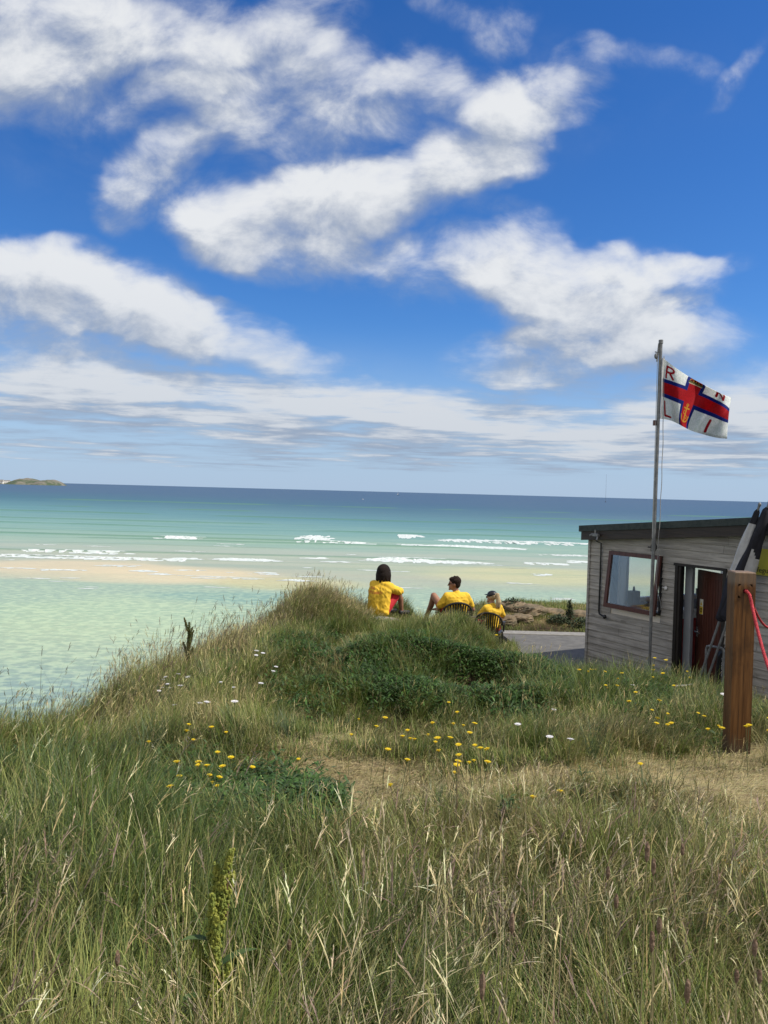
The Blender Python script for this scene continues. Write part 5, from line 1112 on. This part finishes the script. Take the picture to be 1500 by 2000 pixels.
# straw: stems with feathery seed heads, and flattened dead grass
dry = Acc()
def add_stems(n, y0, y1, hgt, dens, cols, headL=.09, w0=.0022, lean=.22, spk=9, spread=.6, kink=.35, clump=0, cr=.10):
    P = scatter(n if not clump else max(n//clump, 1), y0, y1, dens); azc = None
    if clump:
        nc = len(P); idc = np.repeat(np.arange(nc), clump); azc = wind_az(P, .9)[idc]; kc = rng.uniform(.4, 1.9, nc)[idc]; P = P[idc].copy(); P[:, :2] += rng.normal(0, cr, (len(P), 2)); ok_ = rng.random(len(P)) < rng.uniform(.4, 1., nc)[idc]; P, azc, kc = P[ok_], azc[ok_], kc[ok_]; P[:, 2] = terr(P[:, 0], P[:, 1])-.01
    n = len(P); x, y = P[:, 0], P[:, 1]; pm = people_mask(x, y)
    L = hgt*rng.uniform(.55, 1.25, n)*pm*(1-.5*f_bare(x, y))*(1-.68*f_low(x, y)); az = wind_az(P, spread); th0 = np.abs(rng.normal(lean, .14, n)); th1 = th0+np.abs(rng.normal(kink, .25, n))
    if clump: az = azc+rng.normal(0, .35, n); th1 = th0+(th1-th0)*kc
    c = vary(np.array(cols)[rng.integers(0, len(cols), n)], n, .16, .04); Wd = w0*rng.uniform(.8, 1.3, n)*(1+.06*y)
    tip, thf = dry.ribbons(P, az, th0, th1, L, Wd, c*.9, 4, prof=[1, .9, .8, .7, 0])
    if spk:
        hl0 = headL*rng.uniform(.6, 1.3, n); cc0 = vary(c*1.12, n, .12, .03); dd = np.concatenate([np.stack([np.cos(az), np.sin(az)], 1)*np.sin(thf)[:, None], np.cos(thf)[:, None]], 1)
        for tw in (0., math.pi/2): dry.ribbons(tip-dd*.012, az, thf, thf+.65, hl0, .0033*(1+.05*y), cc0, 4, twist=az+math.pi/2+tw, prof=[.5, 1., .9, .6, 0])
        idx = np.repeat(np.arange(n), spk); f = np.tile(np.linspace(0, 1, spk), n); m = len(idx); hl = headL*rng.uniform(.6, 1.3, n)
        d = np.concatenate([np.stack([np.cos(az), np.sin(az)], 1)*np.sin(thf)[:, None], np.cos(thf)[:, None]], 1)
        hl = hl0; Q = tip[idx]+d[idx]*(f*hl[idx]*.85)[:, None]; sp = rng.random(m)*2*math.pi
        cc = vary(c[idx]*1.08, m, .15, .03); ln = hl[idx]*(.16+.13*np.sin(f*math.pi))
        th = thf[idx]+rng.normal(0, .18, m); azz = np.where(rng.random(m) < .8, az[idx]+rng.normal(0, .35, m), sp)
        dry.ribbons(Q, azz, th, th+.15, ln*.8, (.0022+.0014*np.sin(f*math.pi))*(1+.06*y[idx]), cc, 2, twist=sp, prof=[.5, 1., 0])
sdens = lambda lo: (lambda x, y: np.clip(lo+f_straw(x, y)*1.0-f_lush(x, y)*.9-f_bare(x, y)*1.1, .015, 1))
add_stems(1500, 1.1, 2.7, .52, sdens(.4), [S1, S3, (.33, .26, .17), OL, (.30, .22, .17)], .085, .0021, .25, 8, clump=26, cr=.075)
add_stems(420, 1.1, 2.7, .60, None, [S1, S3, (.30, .22, .17)], .09, .0021, .25, 9)
add_stems(3400, 2.4, 4.6, .46, sdens(.22), [S1, S2, S3, OL, (.36, .27, .20)], .075, .0023, .25, 7, clump=24, cr=.085)
add_stems(900, 2.4, 4.6, .48, None, [S1, S2, S3, OL], .075, .0023, .25, 7)
add_stems(3600, 4.4, 8., .36, sdens(.10), [S1, S2, OL, S2], .06, .0024, .25, 5, clump=16, cr=.10)
add_stems(1500, 4.4, 8., .34, None, [S1, S2, OL, S2], .06, .0024, .25, 5)
add_stems(4800, 8., 14., .27, sdens(.08), [S1, S2, OL, (.28, .22, .15)], .07, .0026, .3, 5)
add_stems(700, 17., 21., .18, None, [S2, OL], .05, .003, .3, 3)
add_stems(24000, 2.6, 6.2, .34, sdens(-.02), [S1, S2, OL, (.24, .215, .09)], 0, .0026, .15, 0, .9, .6)
add_stems(9000, 1.1, 2.8, .36, sdens(.05), [S1, S2, OL, (.24, .215, .09), S3], 0, .0022, .2, 0, .9, .9)     # leafless straw filling the dry tufts
add_stems(9000, 6., 13.5, .28, sdens(-.1), [S1, S2, OL, (.24, .20, .12)], 0, .0032, .15, 0, .9, .7)
# edge of the drop: tall stems against the sea
add_stems(1500, 4.0, 13.5, .42, lambda x, y: sst(-pl_dist(x, y, EDGE), .9, .0)*.9*(x < .2), [S2, (.22, .17, .13), OL, (.14, .12, .07)], .08, .0022, .2, 8)
add_stems(260, 4.2, 9., .62, lambda x, y: sst(-pl_dist(x, y, EDGE), .8, .0)*.9*(x < -1), [(.20, .15, .12), (.12, .10, .06)], .07, .0020, .25, 8)
add_stems(9000, 1.0, 3.2, .30, None, [S1, S2, (.30, .24, .13), OL], 0, .0026, .75, 0, 2.2, .9)
add_stems(9000, 3.0, 7.5, .22, None, [S1, S2, (.30, .24, .13)], 0, .0026, .75, 0, 2.2, .8)
# flattened thatch on the bare places
def thatch_(n, y0, y1):
    P = scatter(n, y0, y1, lambda x, y: np.clip(f_bare(x, y)*1.4-.1, 0, 1)); n = len(P); P[:, 2] += .012+rng.random(n)*.018; az = R(-15)+rng.normal(0, .8, n)
    c = vary(colmix(n, [S1, S2, (.36, .29, .18), OL], [np.ones(n)]*3+[.35*np.ones(n)]), n, .18, .04)
    dry.ribbons(P, az, rng.normal(1.35, .2, n), rng.normal(1.6, .15, n), rng.uniform(.03, .12, n), .0028*(1+.06*P[:, 1]), c, 2)
thatch_(30000, 3., 7.5); thatch_(8000, 7.5, 13.)
dry.obj('dry_grass', DM, 'straw-coloured dry grass with feathery seed heads among the green', 'dry grass')
# ------------------------------------------------------------------ flowers
fy = mat('petal_yellow', (.80, .62, .02), (.72, .50, .015), 30., .6, trans=.2); fw = mat('petal_white', (.80, .79, .78), (.7, .68, .70), 30., .7, trans=.2); fst = mat('flower_stem', (.07, .11, .035), (.10, .11, .05), 20., .7)
def flower_proto(kind, H):
    me_ = MB(); me_.cur = 0
    me_.tube([(0, 0, 0), (.008, .004, H*.5), (.0, 0, H)], .0016, 5)
    me_.cur = 1; rr = .017 if kind == 'y' else .021
    for ring, (n, r_, z_) in enumerate(((13, rr, 0.), (9, rr*.62, .003))):
        for k in range(n):
            a = 2*math.pi*k/n+ring*.2; c_, s_ = math.cos(a), math.sin(a); w_ = r_*.22
            me_.add([(0, 0, H+z_), (c_*r_*.6-s_*w_, s_*r_*.6+c_*w_, H+z_+.003), (c_*r_, s_*r_, H+z_+.004), (c_*r_*.6+s_*w_, s_*r_*.6-c_*w_, H+z_+.003)], [(0, 1, 2, 3)])
    me_.ell((0, 0, H-.002), (.006, .006, .006), None, 8, 5)
    return me_
def make_flower(name, kind, H):
    mb = flower_proto(kind, H); st_ = MB(); bl_ = MB()
    o = mb.build(name, [fst, fy if kind == 'y' else fw]); return o
YF = [  # photo places of the yellow heads, patch by patch
 ('small yellow flower on a thin stem in the green patch left of the bare trail', [(357,1415),(355,1433),(420,1420),(443,1432),(367,1447),(287,1454),(424,1466),(391,1482),(446,1477),(346,1489),(379,1495),(406,1488),(407,1500),(448,1495),(467,1495),(349,1517),(390,1515),(393,1521),(420,1534),(447,1531),(354,1545),(584,1480)]),
 ('small yellow flower on a thin stem below the dark hollow in the mound', [(683,1434),(725,1421),(747,1401),(696,1410),(780,1485),(789,1440),(801,1425),(807,1448),(848,1410),(875,1373),(844,1442),(868,1442),(881,1465),(872,1489),(885,1489),(865,1504),(791,1534),(896,1420),(750,1462),(908,1390),(916,1413),(914,1430),(897,1418),(902,1450),(939,1452),(950,1465),(963,1466),(973,1463),(920,1472),(924,1489),(941,1489),(932,1493),(846,1411),(844,1447),(869,1440),(807,1447)]),
 ('small yellow flower on a thin stem in the thick weeds in front of the hut', [(1183,1336),(1189,1343),(1198,1340),(1247,1351),(1225,1371),(1232,1369),(1268,1366),(1266,1384),(1275,1399),(1265,1410),(1298,1393),(1323,1411),(1315,1418),(1372,1399),(1345,1387),(1327,1336),(1338,1322),(1328,1289),(1306,1288),(1280,1309),(1275,1324),(1306,1314),(1220,1315),(1215,1326),(1138,1308),(1145,1306),(1167,1310),(1153,1314),(1169,1308),(1316,1296),(1344,1312),(1365,1313),(1379,1314),(1278,1284),(1397,1312),(1290,1300)]),
 ('small yellow flower on a thin stem around the foot of the wooden post', [(1399,1419),(1408,1420),(1466,1416),(1465,1422),(1490,1425),(1495,1400),(1498,1360),(1404,1423)]),
 ('small yellow flower on a thin stem in front of the bare patch right of centre', [(1047,1562),(1092,1554),(1256,1493)]),
 ('single yellow flower at the edge of the path beside the chair with the ponytailed sitter', [(971,1240)])]
protos = [make_flower('yellow_flower', 'y', h) for h in (.24, .30, .38)]; wprotos = [make_flower('white_flower', 'w', h) for h in (.22, .30)]
def plant_flower(src, used, px, py, H, label, cat, grp_, big=1.):
    x, y, z = hit(px, py, H-.02, 2.2 if py > 1540 else 3.2)
    o = src if not used[0] else src.copy()
    if used[0]: C.objects.link(o)
    used[0] = True; o.location = (x, y, z-.02); sc_ = random.uniform(.7, 1.25)*big*(1+.02*y); o.scale = (sc_, sc_, 1.0); o.rotation_euler = (random.uniform(-.1, .22), random.uniform(-.18, .18), random.uniform(0, 6)); tag(o, label, cat, grp_)
us_ = [[False] for _ in protos]; uw = [[False] for _ in wprotos]
for gi_, (lb, pts) in enumerate(YF):
    for i, (px, py) in enumerate(pts): k = (i+gi_) % 3; plant_flower(protos[k], us_[k], px, py, (.24, .30, .38)[k], lb, 'flower', ' '.join(lb.split()[1:3]+lb.split()[7:]), 1.5 if (px, py) == (1047, 1562) else 1.)
WF = [('small white flower in the grass at the seaward edge of the slope', [(495,1271),(507,1275),(496,1279),(522,1311),(454,1343),(438,1334),(342,1319),(339,1321),(317,1329),(303,1347),(318,1346),(332,1337),(330,1346),(350,1341),(374,1321),(502,1335),(386,1374),(393,1373),(343,1379),(456,1369),(531,1302)]),
      ('small white flower in the deep green clump left of the wooden post', [(1076,1388),(1012,1414),(1076,1439),(1110,1449),(1233,1339),(1407,1354)])]
for lb, pts in WF:
    for i, (px, py) in enumerate(pts): k = i % 2; plant_flower(wprotos[k], uw[k], px, py, (.22, .30)[k], lb, 'flower', ' '.join(lb.split()[1:3]+lb.split()[5:]), 1.05)
# ------------------------------------------------------------------ single plants
dkg = mat('dock_green', (.070, .085, .020), (.11, .095, .025), 25., .75, trans=.15); dky = mat('dock_seed_yellow', (.28, .29, .048), (.18, .22, .04), 45., .7, trans=.2, lo=.42, hi=.58); lfg = mat('leaf_green', (.055, .105, .03), (.085, .13, .04), 14., .6, trans=.25); stb = mat('stem_brown', (.15, .08, .045), (.11, .09, .04), 20., .7)
def leaf(mb, p, az, el, L, wd, droop=.8):
    p = V3(p); pts = []; th = el; n = 5
    for k in range(n+1):
        pts.append(p.copy()); d = V3((math.cos(az)*math.cos(th), math.sin(az)*math.cos(th), math.sin(th))); p = p+d*L/n; th -= droop/n
    s_ = V3((-math.sin(az), math.cos(az), 0)); vs = []
    for k, q in enumerate(pts): w_ = wd*math.sin(math.pi*min(.97, .08+k/n*.92))**.8*.5; vs += [q-s_*w_+V3((0, 0, w_*.3)), q, q+s_*w_+V3((0, 0, w_*.3))]
    fs = []
    for k in range(n): b_ = k*3; fs += [(b_, b_+1, b_+4, b_+3), (b_+1, b_+2, b_+5, b_+4)]
    mb.add(vs, fs)
def dock(px, pyb, Yd, H, label, seedm, spread, nb_, nodes, seed, pt=None):
    rs = random.Random(seed); p = at(px, pyb, Yd); z = float(terr(p.x, p.y)); t = thing('dock_plant', label, 'plant', (p.x, p.y, z-.02)); top = V3(((pt[0]-p.x) if pt else 0, 0, H))
    mb = MB(); mb.tube([V3((0,0,0)), top*.5+V3((-.01,0,0)), top], [.008, .006, .002], 7)
    br = [(V3((0,0,0)).lerp(top, .28), top, 1.)]
    for k in range(nb_):
        f = .30+.5*k/max(nb_-1, 1); a = rs.uniform(0, 2*math.pi) if k > 1 else (math.pi if k else 0.); b0_ = top*f; e = b0_+V3((math.cos(a)*spread, math.sin(a)*spread*.7, H*.26*rs.uniform(.8, 1.2))); mb.tube([b0_, b0_.lerp(e, .4)+V3((math.cos(a)*spread*.3, 0, -.01)), e], [.004, .003, .0015], 6); br.append((b0_.lerp(e, .15), e, .7))
    mb.build('stem', stb, t); mb = MB()
    for (a, b_, w_) in br:
        n = int(nodes*(b_-a).length/H*2)
        for i in range(n):
            f = i/n; c_ = a.lerp(b_, f)
            for k in range(rs.randint(6, 9)):
                th = rs.uniform(0, 2*math.pi); r_ = rs.uniform(.004, .027)*w_*(1.15-f*.75)*max(H/.85, .9); mb.ell(c_+V3((math.cos(th)*r_, math.sin(th)*r_, rs.uniform(-.006, .006))), (.0050*max(H/.85, .9), .0050*max(H/.85, .9), .0058*max(H/.85, .9)), None, 5, 3, .2)
    mb.build('seed_clusters', seedm, t); mb = MB()
    for k in range(7): leaf(mb, top*(.06+.12*k), rs.uniform(0, 6.28), .7, H*rs.uniform(.13, .22), H*.045)
    mb.build('leaves', lfg, t); return t
pA = at(410, 2010, 2.05); gA = float(terr(pA.x, 2.05)); hA = at(425, 1675, 2.05)
dock(409, 2010, 2.05, hA.z-gA, 'tall dock spike thick with yellow-green seeds in the near foreground', dky, .045, 6, 95, 5, pt=hA)
pB = at(366, 1290, 7.75); gB = float(terr(pB.x, 7.75)); hB = at(370, 1211, 7.75)
dock(366, 1290, 7.75, hB.z-gB, 'dark dock spike standing up against the pale sea at the slope edge', dkg, .05, 6, 60, 9, pt=hB)
def ragwort(px, py, Yd, H, label, nh, w_=.07):
    x = at(px, py, Yd); z = x.z-H; zt_ = float(terr(x.x, x.y)); t = thing('ragwort_plant', label, 'plant', (x.x, x.y, zt_-.02)); H = x.z-zt_; rs = random.Random(int(px)); mb = MB(); hd = MB()
    for k in range(nh):
        a = rs.uniform(0, 6.28); r_ = w_*math.sqrt(rs.random()); e = V3((math.cos(a)*r_, math.sin(a)*r_, H-.25*r_+rs.uniform(-.012, .012))); mb.tube([(0, 0, H*.55), (e.x*.4, e.y*.4, H*.8), e], [.003, .002, .001], 5)
        for j in range(9): b_ = 2*math.pi*j/9; q = .011; hd.add([e, e+V3((math.cos(b_-.25)*q*.7, math.sin(b_-.25)*q*.7, .003)), e+V3((math.cos(b_)*q, math.sin(b_)*q, .003)), e+V3((math.cos(b_+.25)*q*.7, math.sin(b_+.25)*q*.7, .003))], [(0,1,2,3)])
        hd.ell(e+V3((0, 0, .002)), (.005, .005, .005), None, 7, 5)
    mb.tube([(0,0,0), (.01, 0, H*.55)], .005, 7); mb.build('stem', lfg, t); hd.build('flower_heads', fy, t); mb = MB()
    for k in range(46): leaf(mb, (rs.uniform(-.01, .01), 0, H*(.12+.8*k/46)), rs.uniform(0, 6.28), rs.uniform(.1, .9), rs.uniform(.05, .10), .022, .9)
    mb.build('leaves', lfg, t)
ragwort(1440, 1676, 3.05, .5, 'leafy ragwort with a flat cluster of yellow flowers at the right, the upper of two', 22, .055)
ragwort(1471, 1778, 2.75, .4, 'smaller leafy ragwort with a few yellow flowers at the right edge, the lower of two', 7, .03)
def thistle(px, py, Yd, W0, H, label, n=150, m=None):
    p = at(px, py, Yd); z = float(terr(p.x, p.y)); t = thing('leafy_plant', label, 'plant', (p.x, p.y, z-.02)); rs = random.Random(int(px+py)); mb = MB(); st_ = MB()
    stems = [(rs.uniform(-W0, W0)*.6, rs.uniform(-W0, W0)*.5) for _ in range(6)]
    for sx, sy2 in stems: h = H*rs.uniform(.7, 1.05); st_.tube([(sx*.3, sy2*.3, 0), (sx*.7, sy2*.7, h*.5), (sx, sy2, h)], [.004, .003, .002], 5); 
    for k in range(n): sx, sy2 = rs.choice(stems); f = rs.random(); leaf(mb, (sx*(.3+.7*f), sy2*(.3+.7*f), H*f*.9), rs.uniform(0, 6.28), rs.uniform(.0, 1.0), rs.uniform(.04, .08)*(1.2-.5*f), .016, .6)
    st_.build('stem', lfg, t); mb.build('leaves', m or lfg, t)
thistle(990, 1578, 3.75, .05, .27, 'dark green bushy leafy plant rising from the edge of the middle bare patch', 170)
shm = mat('shrub_dark', (.035, .055, .022), (.05, .07, .03), 10., .7)
for px, py, Yd, W0, H, lb in [(1112, 1222, 18.2, .10, .55, 'dark little bush on the bank between the boulders'), (1000, 1200, 18.9, .30, .26, 'dark green low bush at the left end of the grassy hump'), (1090, 1228, 18.1, .3, .2, 'low green weeds under the bank, left of the hut corner'), (1135, 1236, 17.9, .3, .26, 'dark green weeds at the foot of the bank touching the hut corner in view')]:
    p = at(px, py, Yd); z = float(terr(p.x, p.y)); t = thing('shrub', lb, 'bush', (p.x, p.y, z-.02)); rs = random.Random(int(px)); mb = MB(); st_ = MB()
    for k in range(7): a = rs.uniform(0, 6.28); st_.tube([(0,0,0), (math.cos(a)*W0*.5, math.sin(a)*W0*.5, H*.5), (math.cos(a)*W0*.9, math.sin(a)*W0*.9, H*rs.uniform(.6, .95))], [.008, .005, .002], 5)
    for k in range(420):
        a = rs.uniform(0, 6.28); e = rs.random(); r_ = W0*(1-e**2)**.5*rs.random()**.5*1.1; leaf(mb, (math.cos(a)*r_, math.sin(a)*r_, H*e*rs.uniform(.7, 1.05)), rs.uniform(0, 6.28), rs.uniform(-.3, 1.2), rs.uniform(.04, .09), .028, .5)
    st_.build('stems', stb, t); mb.build('leaves', shm, t)
# plantain-like stalks with brown heads standing out of the near grass
hb_ = mat('seed_head_brown', (.15, .095, .06), (.22, .15, .10), 60., .9, .5)
for i, (px, py, Yd, Lh) in enumerate([(1262,1660,1.9,.05),(1290,1690,2.1,.05),(1290,1835,1.75,.05),(1265,1800,1.8,.04),(980,1800,1.8,.05),(1445,1900,1.9,.035),(1480,1900,1.9,.035),(1310,1930,1.6,.05),(985,1925,1.6,.06),(570,1840,2.2,.035),(1205,1700,2.3,.04),(1350,1655,2.5,.04),(212,1865,1.9,.04),(1485,1845,1.8,.04),(1185,1755,2.1,.04)]):
    p = at(px, py, Yd); z = float(terr(p.x, p.y)); t = thing('plantain_stalk', 'thin stalk with a brown seed head standing out of the near grass', 'plant', (p.x, p.y, z-.02), 0, 'brown-headed stalks in the near grass'); H = p.z-z
    lx = random.uniform(-.05, .05); mb = MB(); mb.tube([(0, 0, 0), (lx*.3, 0, H*.5), (lx, 0, H)], [.0018, .0016, .0013], 6); mb.build('stalk', mat('stalk_straw', (.22, .20, .09), (.28, .23, .12), 30., .7), t)
    mb = MB(); mb.ell((lx*1.05, 0, H+Lh*.3), (.0065, .0065, Lh*.5), None, 9, 12, .16); mb.build('seed_head', hb_, t)
